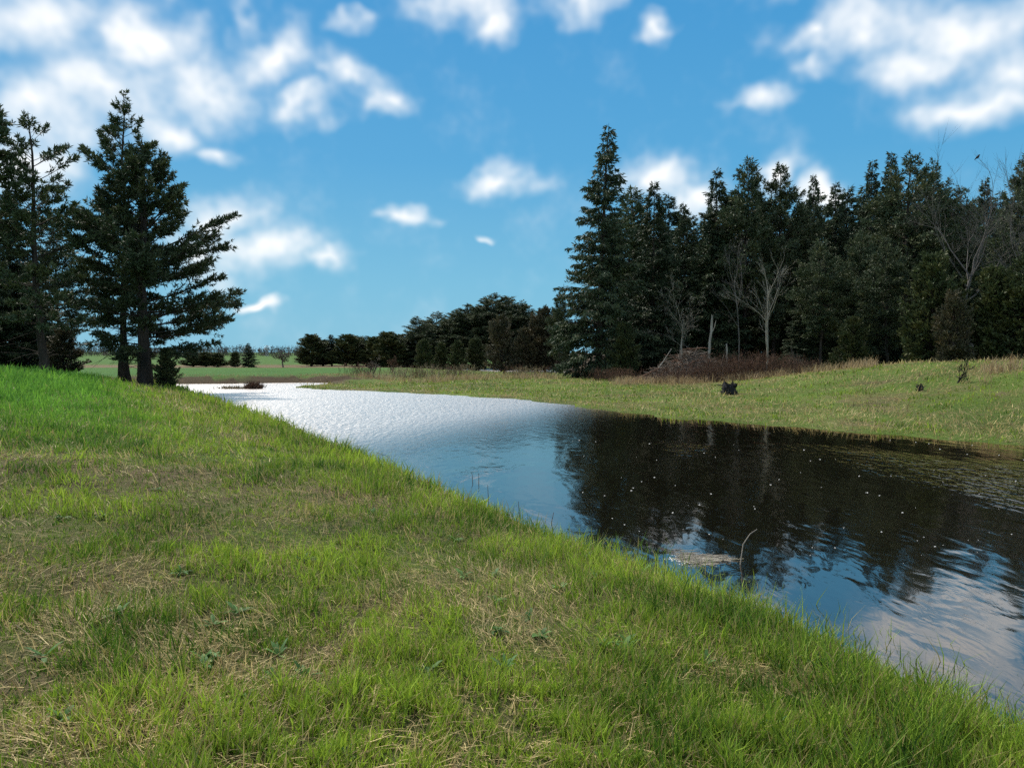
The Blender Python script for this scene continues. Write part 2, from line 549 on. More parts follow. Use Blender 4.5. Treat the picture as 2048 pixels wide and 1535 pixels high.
def conifer(seed, H, crown0, profile, spacing=0.42, nper=6, e0=(0.2, 0.9), e1=(-0.1, 0.5), sec=5.0, seclen=0.34,
            tuft=5.0, blade=(0.30, 0.06), spread=0.6, droop=-0.2, trunk_r=0.22, bias=None, gaps=0.15, lean=(0, 0),
            dead=0, min_u=0.2, wob=0.1, star=1, flat=1.0, patchy=0.0, twig_every=3):
    """returns trunk mesh data, limb mesh data, crown mesh data. e0/e1: branch elevation at the butt / tip, given as (low crown, top)"""
    rng = np.random.RandomState(seed)
    KT = 14
    tz = np.linspace(-0.3, H, KT)
    ft = np.clip(tz / H, 0, 1)
    wx_ = np.cumsum(rng.normal(0, wob * H / 20 / 3, KT)) * (ft > 0) + lean[0] * ft ** 1.4
    wy_ = np.cumsum(rng.normal(0, wob * H / 20 / 3, KT)) * (ft > 0) + lean[1] * ft ** 1.4
    tr = trunk_r * (1 - ft) ** 0.85 + 0.012
    tr[:2] *= (1.35, 1.2)
    tpath = np.stack([wx_, wy_, tz], -1)[None]
    trunk = tubes(tpath, tr[None], 9)
    zs = []
    z = crown0 * H
    while z < H * 0.985:
        f = (z / H - crown0) / (1 - crown0)
        n = max(2, int(round(nper * (1 - 0.45 * f) + rng.normal(0, 0.8))))
        for _ in range(n):
            if rng.rand() > gaps:
                zs.append(z + rng.normal(0, spacing * 0.35))
        z += spacing * (1.15 - 0.6 * f) * H / 20 * rng.uniform(0.7, 1.3)
    zs = np.clip(np.array(zs), crown0 * H * 0.9, H * 0.985)
    B = len(zs)
    f = np.clip((zs / H - crown0) / (1 - crown0), 0, 1)
    az = rng.uniform(0, 2 * PI, B)
    L = profile(f) * rng.uniform(0.62, 1.12, B)
    if patchy:
        L = L * (1 - patchy * (0.5 + 0.5 * np.sin(az * 2 + zs * 1.3 + seed)) * rng.uniform(0.3, 1, B))
    if bias is not None:
        L = L * bias(az, f)
    L = np.maximum(L, 0.15)
    K = 6
    u = np.linspace(0, 1, K)
    ea = e0[0] + (e0[1] - e0[0]) * f + rng.normal(0, 0.12, B)
    eb = e1[0] + (e1[1] - e1[0]) * f + rng.normal(0, 0.15, B)
    el = ea[:, None] + (eb - ea)[:, None] * u[None]
    azs = az[:, None] + np.cumsum(rng.normal(0, 0.1, (B, K)), 1)
    step = (L / (K - 1))[:, None]
    dx = np.cos(el) * np.cos(azs) * step
    dy = np.cos(el) * np.sin(azs) * step
    dz = np.sin(el) * step
    pts = np.zeros((B, K, 3))
    bx = np.interp(zs, tz, wx_)
    by = np.interp(zs, tz, wy_)
    pts[:, 0] = np.stack([bx, by, zs], -1)
    pts[:, 1:] = pts[:, :1] + np.cumsum(np.stack([dx, dy, dz], -1)[:, :-1], 1)
    br = np.clip(L * 0.011 + 0.006, 0.008, 0.09)[:, None] * (1 - 0.75 * u)[None]
    limbs = [tubes(pts, br, 4)]
    # side twigs
    cnt = np.clip(np.round(L * sec), 3, 60).astype(int)
    bi = np.repeat(np.arange(B), cnt)
    n = len(bi)
    uu = min_u + (1 - min_u) * rng.rand(n) ** 0.75
    fi = uu * (K - 1)
    i0 = np.minimum(fi.astype(int), K - 2)
    w = (fi - i0)[:, None]
    p = pts[bi, i0] * (1 - w) + pts[bi, i0 + 1] * w
    bd = unit(pts[bi, i0 + 1] - pts[bi, i0])
    sgn = np.where(rng.rand(n) < 0.5, -1, 1)
    dl = sgn * rng.uniform(0.45, 1.25, n) * (1.15 - 0.7 * uu)
    ca, sa = np.cos(dl), np.sin(dl)
    td = np.stack([bd[:, 0] * ca - bd[:, 1] * sa, bd[:, 0] * sa + bd[:, 1] * ca, bd[:, 2] * 0.6 + rng.normal(droop * 0.7, 0.22 * flat, n)], -1)
    td = unit(td)
    tl = L[bi] * seclen * (1.12 - uu) ** 0.7 * rng.uniform(0.6, 1.2, n) + 0.18
    ends = p + td * tl[:, None]
    tk = np.arange(n)[::twig_every]
    limbs.append(tubes(np.stack([p[tk], ends[tk]], 1), np.stack([np.full(len(tk), 0.012), np.full(len(tk), 0.005)], 1) * (0.7 + tl[tk][:, None] * 0.4), 3))
    # needle sprays
    c2 = np.clip(np.round(tl * tuft + 1), 1, 24).astype(int)
    ti = np.repeat(np.arange(n), c2)
    m_ = len(ti)
    v = rng.uniform(0.12, 1.0, m_)
    q = p[ti] + td[ti] * (tl[ti] * v)[:, None]
    if star > 1:
        q = np.repeat(q, star, 0)
        dd = np.repeat(td[ti], star, 0)
    else:
        dd = td[ti]
    dd = unit(dd + rng.normal(0, spread, (len(q), 3)) + np.array([0, 0, droop]))
    ln = blade[0] * rng.uniform(0.6, 1.3, len(q))
    wd = blade[1] * rng.uniform(0.7, 1.3, len(q))
    crown = diamonds(q, dd, ln, wd, rng)
    # leader
    if dead:
        zd = rng.uniform(0.06 * H, crown0 * H, dead)
        ad = rng.uniform(0, 2 * PI, dead)
        Ld = rng.uniform(0.5, 2.2, dead)
        s = np.stack([np.interp(zd, tz, wx_), np.interp(zd, tz, wy_), zd], -1)
        d1 = np.stack([np.cos(ad), np.sin(ad), rng.normal(-0.05, 0.25, dead)], -1)
        pp = np.stack([s, s + d1 * (Ld * 0.5)[:, None], s + d1 * Ld[:, None] + np.stack([np.zeros(dead), np.zeros(dead), rng.normal(-0.1, 0.15, dead) * Ld], -1)], 1)
        limbs.append(tubes(pp, np.array([[0.022, 0.015, 0.006]]).repeat(dead, 0), 4))
    return trunk, joinv(limbs), crown


def conifer_meshes(name, data, leaf, bark):
    (tv, tf), (lv, lf), (cv, cf) = data
    return {'trunk': mesh(name + '_trunk', tv, tf, [M[bark]], True),
            'limbs': mesh(name + '_limbs', lv, lf, [M[bark]], True),
            'crown': mesh(name + '_crown', cv, cf, [M[leaf]])}


def plant(name, parts, loc, scale, rotz, label, cat='tree', group=None):
    root = bpy.data.objects.new(name, None)
    COL.objects.link(root)
    root.empty_display_size = 0.3
    root.location = loc
    root.scale = scale
    root.rotation_euler = (0, 0, rotz)
    tag(root, label, cat, group)
    for k_, me in parts.items():
        o = bpy.data.objects.new(k_, me)
        COL.objects.link(o)
        o.parent = trunk_ob if k_ == 'limbs' else root
        if k_ == 'trunk':
            trunk_ob = o
    return root


def spruce_profile(R):
    return lambda f: R * np.clip((1 - f) ** 0.82, 0.03, 1) * np.clip(0.72 + 1.6 * f, 0, 1)


def pine_profile(R, peak=0.3):
    return lambda f: R * np.clip(np.where(f < peak, 0.62 + 0.38 * f / peak, 1 - ((f - peak) / (1 - peak)) ** 1.6), 0.06, 1)


def cedar_profile(R):
    return lambda f: R * np.clip(np.sqrt(np.clip(1 - f ** 1.5, 0, 1)) * (0.75 + 0.25 * f), 0.05, 1)


ORD = ['first', 'second', 'third', 'fourth', 'fifth', 'sixth', 'seventh', 'eighth', 'ninth', 'tenth', 'eleventh', 'twelfth', 'thirteenth', 'fourteenth', 'fifteenth', 'sixteenth', 'seventeenth', 'eighteenth', 'nineteenth', 'twentieth']

KIT = {}
# tall spruces, 20 m
for i in range(4):
    KIT['spruce%d' % i] = conifer_meshes('spruce', conifer(100 + i, 20, 0.05 + 0.05 * (i % 3), spruce_profile(4.3), 0.46, 8, (0.10, 0.75), (-0.42, 0.35),
        sec=10, seclen=0.38, tuft=13.0, blade=(0.36, 0.10), spread=0.5, droop=-0.42, trunk_r=0.20, gaps=0.10, dead=14, patchy=0.3, min_u=0.1), 'spruce', 'bark_dark')
# tall shaggy forest pines
for i in range(4):
    KIT['wpine%d' % i] = conifer_meshes('white_pine', conifer(200 + i, 20, 0.16 + 0.07 * (i % 3), pine_profile(5.2, 0.28), 0.58, 7, (0.0, 0.75), (0.12, 0.85),
        sec=9.0, seclen=0.42, tuft=9.5, blade=(0.36, 0.10), spread=0.7, droop=0.05, trunk_r=0.20, gaps=0.14, dead=18, wob=0.35, patchy=0.45, min_u=0.12), 'pine_far', 'bark_dark')
# cedars, 8 m
for i in range(3):
    KIT['cedar%d' % i] = conifer_meshes('cedar', conifer(300 + i, 8, 0.03, cedar_profile(3.3), 0.55, 8, (0.3, 1.0), (0.9, 1.2),
        sec=9.5, seclen=0.40, tuft=8.0, blade=(0.28, 0.12), spread=0.45, droop=0.25, trunk_r=0.13, gaps=0.08, patchy=0.45, wob=0.3), 'cedar', 'bark_dark')
for i in range(2):
    KIT['rust%d' % i] = conifer_meshes('rusty_cedar', conifer(320 + i, 8, 0.03, cedar_profile(3.4), 0.6, 8, (0.3, 1.0), (0.8, 1.2),
        sec=8.5, seclen=0.40, tuft=7.0, blade=(0.28, 0.11), spread=0.5, droop=0.25, trunk_r=0.13, gaps=0.1, patchy=0.5, wob=0.3), 'cedar_rust', 'bark_dark')

rngT = random.Random(5)


def grow(kind, x, ytop, d, label, name, width=1.0, group=None, kit_h=20.0, xb=None, rot=None):
    """stand a tree on the ground at bearing x, distance d, so high that its tip reaches ytop"""
    X = at(x if xb is None else xb, 700, d)[0]
    z = gz(X, d)
    top = at(x, ytop, d)[2]
    H = top - z
    s = H / kit_h
    return plant(name, KIT[kind], (X, d, z - 0.03), (s * width, s * width, s), rngT.uniform(0, 6.28) if rot is None else rot, label, 'tree', group)


# --- the big spruce at the corner of the right wood (its own build)
X = at(1196, 700, 70)[0]
z = gz(X, 70)
H = at(1216, 246, 70)[2] - z
big = conifer_meshes('corner_spruce', conifer(7, H, 0.015, spruce_profile(6.0), 0.46, 9, (0.12, 0.85), (-0.48, 0.25), sec=8.0, seclen=0.32,
    tuft=12, blade=(0.38, 0.10), spread=0.48, droop=-0.50, trunk_r=0.30, gaps=0.08, patchy=0.38, lean=(0.9, 0), min_u=0.08), 'spruce', 'bark_dark')
plant('spruce_tree', big, (X, 70, z - 0.05), (1, 1, 1), 0.0, 'tallest spruce, dense and drooping, standing alone at the left corner of the right wood')

# --- front of the right wood
G1 = 'conifers along the front of the right wood'
FRONT = [
    ('spruce1', 1305, 362, 74, 1.05, 'spruce', 'second spruce of the right wood, close behind the tallest one'),
    ('spruce2', 1366, 402, 80, 0.95, 'spruce', 'narrow spruce in the gap between taller tops right of the corner spruce'),
    ('spruce3', 1430, 336, 77, 1.05, 'spruce', 'spruce above the pale broken snag, with a dark pointed top'),
    ('wpine0', 1486, 314, 76, 0.95, 'pine', 'tall pine above the brush pile, left of the pale forked bare tree'),
    ('wpine1', 1546, 326, 78, 0.95, 'pine', 'ragged pine whose top shows behind the pale forked bare tree'),
    ('spruce0', 1592, 400, 82, 0.8, 'spruce', 'short dark spruce top just left of the two slim spruce spires'),
    ('spruce1', 1622, 346, 84, 0.72, 'spruce', 'left one of the two slim spruce spires mid wood'),
    ('spruce2', 1667, 360, 82, 0.85, 'spruce', 'right one of the two slim spruce spires mid wood'),
    ('spruce3', 1738, 318, 78, 0.85, 'spruce', 'left one of the twin spruce tips right of mid wood'),
    ('spruce0', 1773, 302, 78, 0.85, 'spruce', 'right one of the twin spruce tips right of mid wood'),
    ('wpine2', 1818, 304, 70, 1.05, 'pine', 'broad pine right of the twin spruce tips, full rounded top'),
    ('wpine3', 1858, 312, 72, 0.95, 'pine', 'pine left of the tall leafless tree, top thin and ragged'),
    ('wpine1', 1912, 372, 74, 0.85, 'pine', 'thin pine behind the tall leafless tree on the right'),
    ('spruce2', 1962, 352, 76, 0.8, 'spruce', 'sparse spruce between the two leafless trees at right'),
    ('wpine0', 2052, 306, 62, 1.0, 'pine', 'tall pine cut by the right edge of the view'),
    ('wpine2', 1640, 474, 64, 1.0, 'pine', 'lower spreading pine in front of the slim spruce spires'),
    ('wpine3', 1712, 452, 66, 1.0, 'pine', 'lower pine left of the broad one, bushy and olive green'),
    ('wpine1', 1776, 470, 60, 1.0, 'pine', 'bushy foreground pine with long low branches behind the grassy rise'),
    ('cedar0', 1862, 520, 56, 1.05, 'cedar', 'dark bushy cedar below the tall leafless tree'),
    ('rust0', 1905, 590, 53, 1.0, 'cedar', 'brownish low cedar behind the small bare sapling'),
    ('cedar1', 1985, 545, 54, 1.15, 'cedar', 'green cedar at the right end, behind the crest of the rise'),
    ('cedar2', 2052, 520, 52, 1.2, 'cedar', 'dense cedar cut by the right edge of the view'),
    ('cedar1', 1248, 650, 66, 1.1, 'cedar', 'small green conifer at the foot of the tallest spruce'),
    ('cedar2', 1700, 640, 58, 1.2, 'cedar', 'low dark cedar at the left foot of the grassy rise'),
    ('spruce3', 1600, 600, 66, 1.6, 'spruce', 'young spruce right of the pale forked bare tree, branches to the ground'),
]
for kind, x, yt, dd, wd, kn, lab in FRONT:
    kh = 8.0 if kind.startswith(('cedar', 'rust')) else 20.0
    grow(kind, x, yt, dd, lab, kn + '_tree', wd, G1, kh)
# deeper rows
G2 = 'conifers deep inside the right wood'
deep = [(1255, 420), (1290, 440), (1335, 430), (1385, 440), (1420, 430), (1462, 420), (1510, 410), (1560, 420), (1610, 440), (1645, 430),
        (1690, 420), (1722, 400), (1800, 395), (1840, 400), (1880, 430), (1935, 440), (1995, 430), (2030, 400)]
for i, (x, yt) in enumerate(deep):
    kind = ('spruce%d' % (i % 4)) if i % 3 else ('wpine%d' % (i % 4))
    grow(kind, x, yt + rngT.uniform(-52, -18), 88 + (i * 7 % 13), 'dark conifer in the shaded back row of the right wood, %s from the left' % ORD[i],
         'pine_tree' if kind[0] == 'w' else 'spruce_tree', 1.3, G2)

G4 = 'young conifers in the shade under the right wood'
for i in range(20):
    x = 1240 + i * 42 + rngT.uniform(-14, 14)
    kind = ('spruce%d' % (i % 4), 'cedar%d' % (i % 3))[i % 2]
    grow(kind, x, 590 + rngT.uniform(-40, 40), 78 + (i * 5 % 11), 'young dark conifer low between the trunks of the right wood, %s from the left' % ORD[i], 'spruce_tree' if i % 2 == 0 else 'cedar_tree',
         1.7 if i % 2 == 0 else 1.1, G4, 20.0 if i % 2 == 0 else 8.0)

# --- left bank pines (own builds, open crowns with visible limbs)
def lpine(name, label, xb, d, ytop, xt, crown0, R, seed, bias=None, peak=0.3, nper=5, gaps=0.2, tr=0.3, sec=8.0, tuft=5.0, **kw):
    X = at(xb, 700, d)[0]
    z = gz(X, d)
    H = at(xt, ytop, d)[2] - z
    lean = at(xt, 700, d)[0] - X
    par = dict(spacing=0.62, e0=(0.02, 0.8), e1=(0.18, 0.95), seclen=0.36, blade=(0.27, 0.065), spread=0.8, droop=0.15, star=4, wob=0.25, dead=16, min_u=0.3, patchy=0.45, twig_every=1)
    par.update(kw)
    me = conifer_meshes(name, conifer(seed, H, crown0, pine_profile(R, peak), nper=nper, gaps=gaps, trunk_r=tr, sec=sec, tuft=tuft, bias=bias, lean=(lean, 0), **par), 'pine', 'bark_dark')
    return plant('pine_tree', me, (X, d, z - 0.05), (1, 1, 1), 0.0, label)


def right_bias(az, f):
    c = np.cos(az)
    return np.where(c > 0, 1 + 0.42 * c * (1 - f), 1 + 0.12 * c)


lpine('bank_pine', 'thick-trunked spreading pine at the river bend, widest branches over the water', 290, 44, 272, 300, 0.12, 5.2, 31, right_bias, 0.25, nper=6, tr=0.36, gaps=0.12, sec=8.5, tuft=5.5)
lpine('bank_pine', 'tallest slim pine beside the thick-trunked one at the river bend', 243, 45.5, 180, 236, 0.16, 3.6, 32, None, 0.28, tr=0.19, gaps=0.2)
lpine('bank_pine', 'thinnest trunk of the three at the river bend, between its two neighbours', 259, 45.0, 400, 262, 0.34, 2.2, 33, None, 0.4, tr=0.14, gaps=0.35)
lpine('bank_pine', 'open-crowned pine with bare lower trunk behind the green berm', 88, 40, 222, 74, 0.20, 3.4, 34, None, 0.35, tr=0.20, gaps=0.30, sec=7.5, tuft=5.0)
lpine('bank_pine', 'pine cut by the left edge of the view, only its right side showing', -38, 38, 150, -20, 0.15, 3.2, 35, None, 0.35, tr=0.28, gaps=0.2)
G3 = 'dark conifers behind the left berm'
for kind, x, yt, dd, wd, kn, lab in [
        ('spruce0', 22, 380, 48, 1.3, 'spruce', 'dark spruce at the far left behind the open-crowned pine'),
        ('wpine1', -40, 330, 50, 1.1, 'pine', 'dark pine at the left edge, crown mostly outside the view'),
        ('spruce3', 60, 480, 52, 1.3, 'spruce', 'short dense spruce filling the shade behind the bare pine trunk'),
        ('spruce2', -10, 500, 46, 1.4, 'spruce', 'low dense spruce against the left edge of the view'),
        ('wpine2', 120, 420, 56, 1.0, 'pine', 'shaded pine between the open-crowned pine and the river bend pines'),
        ]:
    grow(kind, x, yt, dd, lab, kn + '_tree', wd, G3)
grow('rust1', 128, 664, 44, 'low brownish bushy cedar between the bare pine trunk and the river bend pines', 'cedar_tree', 1.7, None, 8.0)
grow('cedar1', 334, 698, 43.2, 'small leaning cedar at the water edge beside the thick pine trunk', 'cedar_tree', 1.25, None, 8.0)

# --- far stand beyond the peninsula
row = [(622, 672, 'cedar0', 1.35), (645, 682, 'cedar1', 1.3), (664, 668, 'spruce1', 1.6), (690, 672, 'cedar2', 1.4), (714, 676, 'cedar0', 1.3), (733, 670, 'spruce2', 1.5),
       (755, 676, 'cedar1', 1.4), (778, 668, 'cedar2', 1.3), (800, 672, 'cedar0', 1.35), (818, 664, 'spruce3', 1.5)]
for i, (x, yt, kind, wd) in enumerate(row):
    grow(kind, x, yt, 136 + (i * 5 % 7), 'dark conifer in the far low row across the field, %s from its left end' % ORD[i],
         'spruce_tree' if kind[0] == 's' else 'cedar_tree', wd * 1.7, 'far low row of conifers', 20.0 if kind[0] == 's' else 8.0)
stand = [(838, 632), (858, 640), (874, 622), (892, 634), (910, 618), (930, 606), (948, 612), (966, 592), (986, 586), (1004, 592), (1020, 590), (1040, 600), (1052, 618)]
for i, (x, yt) in enumerate(stand):
    grow('wpine%d' % (i % 4), x, yt, 138 + (i * 5 % 11), 'tall pine in the far stand across the peninsula, %s from the left' % ORD[i], 'pine_tree', 2.1, 'far stand of tall pines')
for i, (x, yt, kind, wd) in enumerate([(848, 682, 'cedar1', 1.3), (880, 688, 'cedar2', 1.2), (915, 684, 'cedar0', 1.3), (950, 680, 'cedar1', 1.4), (1003, 636, 'rust0', 1.15), (1046, 662, 'rust1', 1.4),
                                       (1074, 634, 'rust0', 1.2), (1092, 622, 'rust1', 1.15), (1118, 628, 'cedar2', 1.2)]):
    rust = kind[0] == 'r'
    grow(kind, x, yt, 120 + (i * 3 % 5) - (8 if rust else 0), ('brownish cedar' if rust else 'dark cedar') + ' at the foot of the far stand, %s from the left along its front' % ORD[i],
         'cedar_tree', wd, 'cedars along the foot of the far stand', 8.0)
grow('wpine3', 1118, 574, 105, 'thin lone pine top showing left of the tallest spruce', 'pine_tree', 0.75)
grow('spruce0', 497, 685, 122, 'small lone spruce standing at the far edge of the green field', 'spruce_tree', 2.2)
grow('cedar1', 470, 705, 124, 'small bush-like cedar touching the lone spruce on the field edge', 'cedar_tree', 1.6, None, 8.0)
for i, x in enumerate([385, 412, 436]):
    grow('cedar%d' % (i % 3), x, 703 + i * 2, 126, 'low dark bush on the far field edge, %s from the left behind the pine branches' % ORD[i], 'cedar_tree', 3.2, 'low bushes on the field edge', 8.0)

# --- a far wood on the horizon, one mass
rng = np.random.RandomState(77)
n = 1600
xx = rng.uniform(-420, -60, n)
yy = rng.uniform(520, 560, n)
zz = ground(xx, yy)
hh = (3.5 + 6.5 * vnoise(xx, yy, 0.05, 9, 3)) * rng.uniform(0.7, 1.1, n)
bs = np.repeat(np.stack([xx, yy, zz], -1), 14, 0)
H_ = np.repeat(hh, 14)
fr = rng.rand(len(bs))
bs[:, 2] += fr * H_ * 0.9
bs[:, :2] += rng.normal(0, 1.3, (len(bs), 2)) * (1.1 - fr)[:, None]
v, q = diamonds(bs, unit(rng.normal(0, 0.5, (len(bs), 3)) + np.array([0, 0, 0.8])), rng.uniform(0.8, 2.2, len(bs)), rng.uniform(0.2, 0.5, len(bs)), rng)
M['farwood'] = leaf_material('leafless_far_wood', (0.075, 0.068, 0.060), 0.35, 0.1, scale=0.05)
tag(obj('far_wood', mesh('far_wood', v, q, [M['farwood']])), 'hazy leafless wood on the horizon beyond the green field', 'wood', kind='stuff')

# ------------------------------------------------------------------ bare trees, shrubs, stumps


def skeleton(seed, H, r0, trunkf=0.48, forks=3, levels=4, spread=0.5, up=0.25, twigs=3, straight=0.12, first=0.3, lean=(0, 0), shrink=0.62, rmin=0.008):
    """leafless tree: returns trunk tubes and limb tubes"""
    rng = np.random.RandomState(seed)
    out = {0: [], 1: []}

    def grow_(p, d, L, r, lev):
        K = 6
        pts = [np.array(p, float)]
        dd = np.array(d, float)
        for _ in range(K - 1):
            dd = dd + rng.normal(0, straight, 3) + np.array([0, 0, up * 0.12])
            dd /= np.linalg.norm(dd)
            pts.append(pts[-1] + dd * L / (K - 1))
        pts = np.array(pts)
        tip = r * (0.45 if lev < levels else 0.25)
        rads = np.linspace(r, tip, K)
        out[0 if lev == 0 else 1].append((pts, rads))
        if lev >= levels:
            return
        nb = forks + (rng.rand() < 0.5) + (4 if lev == 0 else (twigs if lev == levels - 1 else 1))
        for b in range(nb):
            t = 1.0 if b < 2 else rng.uniform(first if lev == 0 else 0.2, 0.97)
            fi = t * (K - 1)
            i0 = min(int(fi), K - 2)
            q = pts[i0] + (pts[i0 + 1] - pts[i0]) * (fi - i0)
            base = pts[i0 + 1] - pts[i0]
            base /= np.linalg.norm(base)
            s = rng.normal(0, 1, 3)
            s -= base * (s @ base)
            s /= np.linalg.norm(s)
            a = spread * rng.uniform(0.5, 1.5) * (0.65 if b < 2 else 1.3)
            nd = base * math.cos(a) + s * math.sin(a)
            grow_(q, nd, L * shrink * rng.uniform(0.6, 1.15), max(rads[i0] * (0.72 if b < 2 else 0.5), rmin), lev + 1)

    d0 = np.array([lean[0], lean[1], 1.0])
    grow_((0, 0, -0.2), d0 / np.linalg.norm(d0), H * trunkf, r0, 0)
    t0_ = [tubes(np.array([a for a, _ in out[0]]), np.array([b for _, b in out[0]]), 8)]
    fine = [(a[[0, 2, 5]], b[[0, 2, 5]]) for a, b in out[1] if b[0] < 0.022]
    thick = [(a, b) for a, b in out[1] if b[0] >= 0.022]
    grp = [tubes(np.array([a for a, _ in g]), np.array([b for _, b in g]), sd) for g, sd in ((thick, 5), (fine, 3)) if g]
    lv_, lf_ = joinv(grp)
    res = [t0_[0], (lv_, np.concatenate(lf_))]
    allz = lv_[:, 2].max()
    f = H / allz
    return [(v * f, q) for v, q in res]


def bare(name, label, x, ybase, ytop, d, seed, mat, r0=0.16, rot=0.0, cat='tree', group=None, **kw):
    X = at(x, 700, d)[0]
    z = gz(X, d)
    H = at(x, ytop, d)[2] - z
    (tv, tf), (lv, lf) = skeleton(seed, H, r0, **kw)
    parts = {'trunk': mesh(name + '_trunk', tv, tf, [M[mat]], True), 'limbs': mesh(name + '_limbs', lv, lf, [M[mat]], True)}
    return plant(name, parts, (X, d, z - 0.02), (1, 1, 1), rot, label, cat, group)


bare('bare_tree', 'pale leafless tree with forked trunk in front of the right wood', 1530, 760, 492, 62, 3, 'bark_mid', 0.15, spread=0.36, twigs=3, levels=4, trunkf=0.8, first=0.3, shrink=0.5)
bare('bare_tree', 'slim grey leafless tree left of the pale forked one', 1476, 760, 470, 66, 5, 'bark_grey', 0.11, spread=0.35, twigs=2, levels=4, trunkf=0.9, first=0.3, shrink=0.45)
bare('bare_tree', 'small twiggy grey leafless tree above the brush pile', 1362, 750, 540, 66, 8, 'bark_mid', 0.08, trunkf=0.8, shrink=0.55, spread=0.6, twigs=3, levels=4, first=0.5)
tall_bare = bare('bare_tree', 'tall dark leafless tree rising above the conifers at right', 1945, 760, 276, 60, 12, 'bark_grey', 0.22, spread=0.42, twigs=3, levels=4, first=0.6, lean=(-0.06, 0))
bare('bare_tree', 'leafless tree right of the tallest leafless one, long upright branches', 1985, 760, 306, 61, 14, 'bark_grey', 0.17, spread=0.38, twigs=2, levels=4, first=0.6, lean=(0.05, 0))
bare('bare_tree', 'leafless tree leaning in at the right edge of the view', 2022, 760, 284, 58, 17, 'bark_grey', 0.17, spread=0.33, twigs=3, levels=4, first=0.6, lean=(0.12, 0))
bare('bare_tree', 'small rounded leafless tree on the far field edge near the cedar row', 566, 732, 700, 120, 21, 'twig_grey', 0.14, rmin=0.03, spread=0.75, twigs=4, levels=4, first=0.35)
bare('bare_shrub', 'leafless many-stemmed shrub on the tip of the peninsula', 745, 760, 706, 66, 23, 'twig_grey', 0.07, rmin=0.016, spread=0.6, twigs=3, levels=4, first=0.1, cat='shrub')
bare('bare_shrub', 'reddish leafless bush behind the many-stemmed shrub on the peninsula', 785, 744, 708, 82, 24, 'twig_red', 0.07, rmin=0.02, spread=0.7, twigs=4, levels=4, first=0.1, cat='shrub')
bare('sapling', 'small bare sapling on the crest of the right grassy rise', 1914, 780, 716, 30, 26, 'char', 0.035, spread=0.55, twigs=2, levels=3, first=0.4, cat='sapling')
bare('bare_shrub', 'scrubby grey leafless bush under the conifers left of the rise', 1590, 760, 690, 60, 28, 'twig_grey', 0.05, spread=0.7, twigs=4, levels=4, first=0.1, cat='shrub')


def snag(label, x, ytop, d, r, seed, mat='bark_pale', lean=0.0, fork=True):
    rng = np.random.RandomState(seed)
    X = at(x, 700, d)[0]
    z = gz(X, d)
    H = at(x, ytop, d)[2] - z
    K = 9
    t = np.linspace(0, 1, K)
    p = np.stack([lean * t + np.cumsum(rng.normal(0, 0.02, K)), np.cumsum(rng.normal(0, 0.02, K)), -0.2 + (H + 0.2) * t], -1)
    v, q = tubes(p[None], (r * (1 - 0.35 * t))[None], 9)
    v = v + rng.normal(0, r * 0.08, v.shape)
    v[-9:, 2] += rng.uniform(-0.3, 0.35, 9)
    root = plant('dead_snag', {'trunk': mesh('snag', v, q, [M[mat]], True)}, (X, d, z), (1, 1, 1), 0, label, 'snag')
    if fork:
        a = p[6]
        pp = np.stack([a, a + (0.28, 0, 0.5), a + (0.42, 0.05, 1.1)], 0)[None]
        v, q = tubes(pp, np.array([[r * 0.45, r * 0.35, r * 0.18]]), 6)
        obj('stub', mesh('stub', v, q, [M[mat]], True), root)
    return root


snag('pale barkless broken snag standing behind the brush pile', 1414, 636, 62, 0.125, 1, lean=0.42)
snag('short pale broken trunk right of the taller snag', 1455, 684, 61, 0.085, 2, lean=0.03, fork=False)
snag('thin pale stub of a trunk left of the taller snag', 1365, 682, 62.5, 0.07, 6, lean=-0.04, fork=False)

# brush pile
rng = np.random.RandomState(9)
c0 = at(1385, 700, 57)
n = 1500
px_ = rng.normal(0, 1.6, n).clip(-3.4, 3.4)
py_ = rng.normal(0, 0.9, n)
top = 2.5 * np.exp(-(px_ / 2.5) ** 2 - (py_ / 1.5) ** 2)
pz_ = top * rng.uniform(0.1, 1.0, n)
a = rng.uniform(0, 2 * PI, n)
e = rng.normal(0.05, 0.32, n)
L = rng.uniform(0.5, 2.0, n)
dv = np.stack([np.cos(a) * np.cos(e), np.sin(a) * np.cos(e), np.sin(e)], -1)
c_ = np.stack([px_, py_, pz_], -1)
bend = rng.normal(0, 0.12, (n, 3)) * L[:, None]
paths = np.stack([c_ - dv * (L / 2)[:, None], c_ + bend, c_ + dv * (L / 2)[:, None]], 1)
paths[..., 2] = np.maximum(paths[..., 2], -0.05)
r_ = rng.uniform(0.008, 0.035, n)
pile = bpy.data.objects.new('brush_pile', None)
COL.objects.link(pile)
pile.location = (c0[0], 57, gz(c0[0], 57))
tag(pile, 'grey heap of cut branches and brush at the edge of the right wood', 'brush pile')
cut = int(n * 0.7)
v, q = tubes(paths[:cut], np.stack([r_, r_ * 0.85, r_ * 0.4], 1)[:cut], 4)
obj('branches', mesh('brush_branches', v, q, [M['twig_grey']], True), pile)
v, q = tubes(paths[cut:], np.stack([r_, r_ * 0.85, r_ * 0.4], 1)[cut:], 4)
obj('twigs', mesh('brush_twigs', v, q, [M['twig_red']], True), pile)
gx_, gy_ = np.meshgrid(np.linspace(-4.4, 4.4, 44), np.linspace(-2.4, 2.4, 24))
gh = 1.95 * np.exp(-(gx_ / 2.4) ** 2 - (gy_ / 1.5) ** 2) + (vnoise(gx_ + 50, gy_ + 50, 2.5, 3, 3) - 0.5) * 0.6 - 0.25
idx = np.arange(gx_.size).reshape(gx_.shape)
quads = np.stack([idx[:-1, :-1], idx[:-1, 1:], idx[1:, 1:], idx[1:, :-1]], -1).reshape(-1, 4)
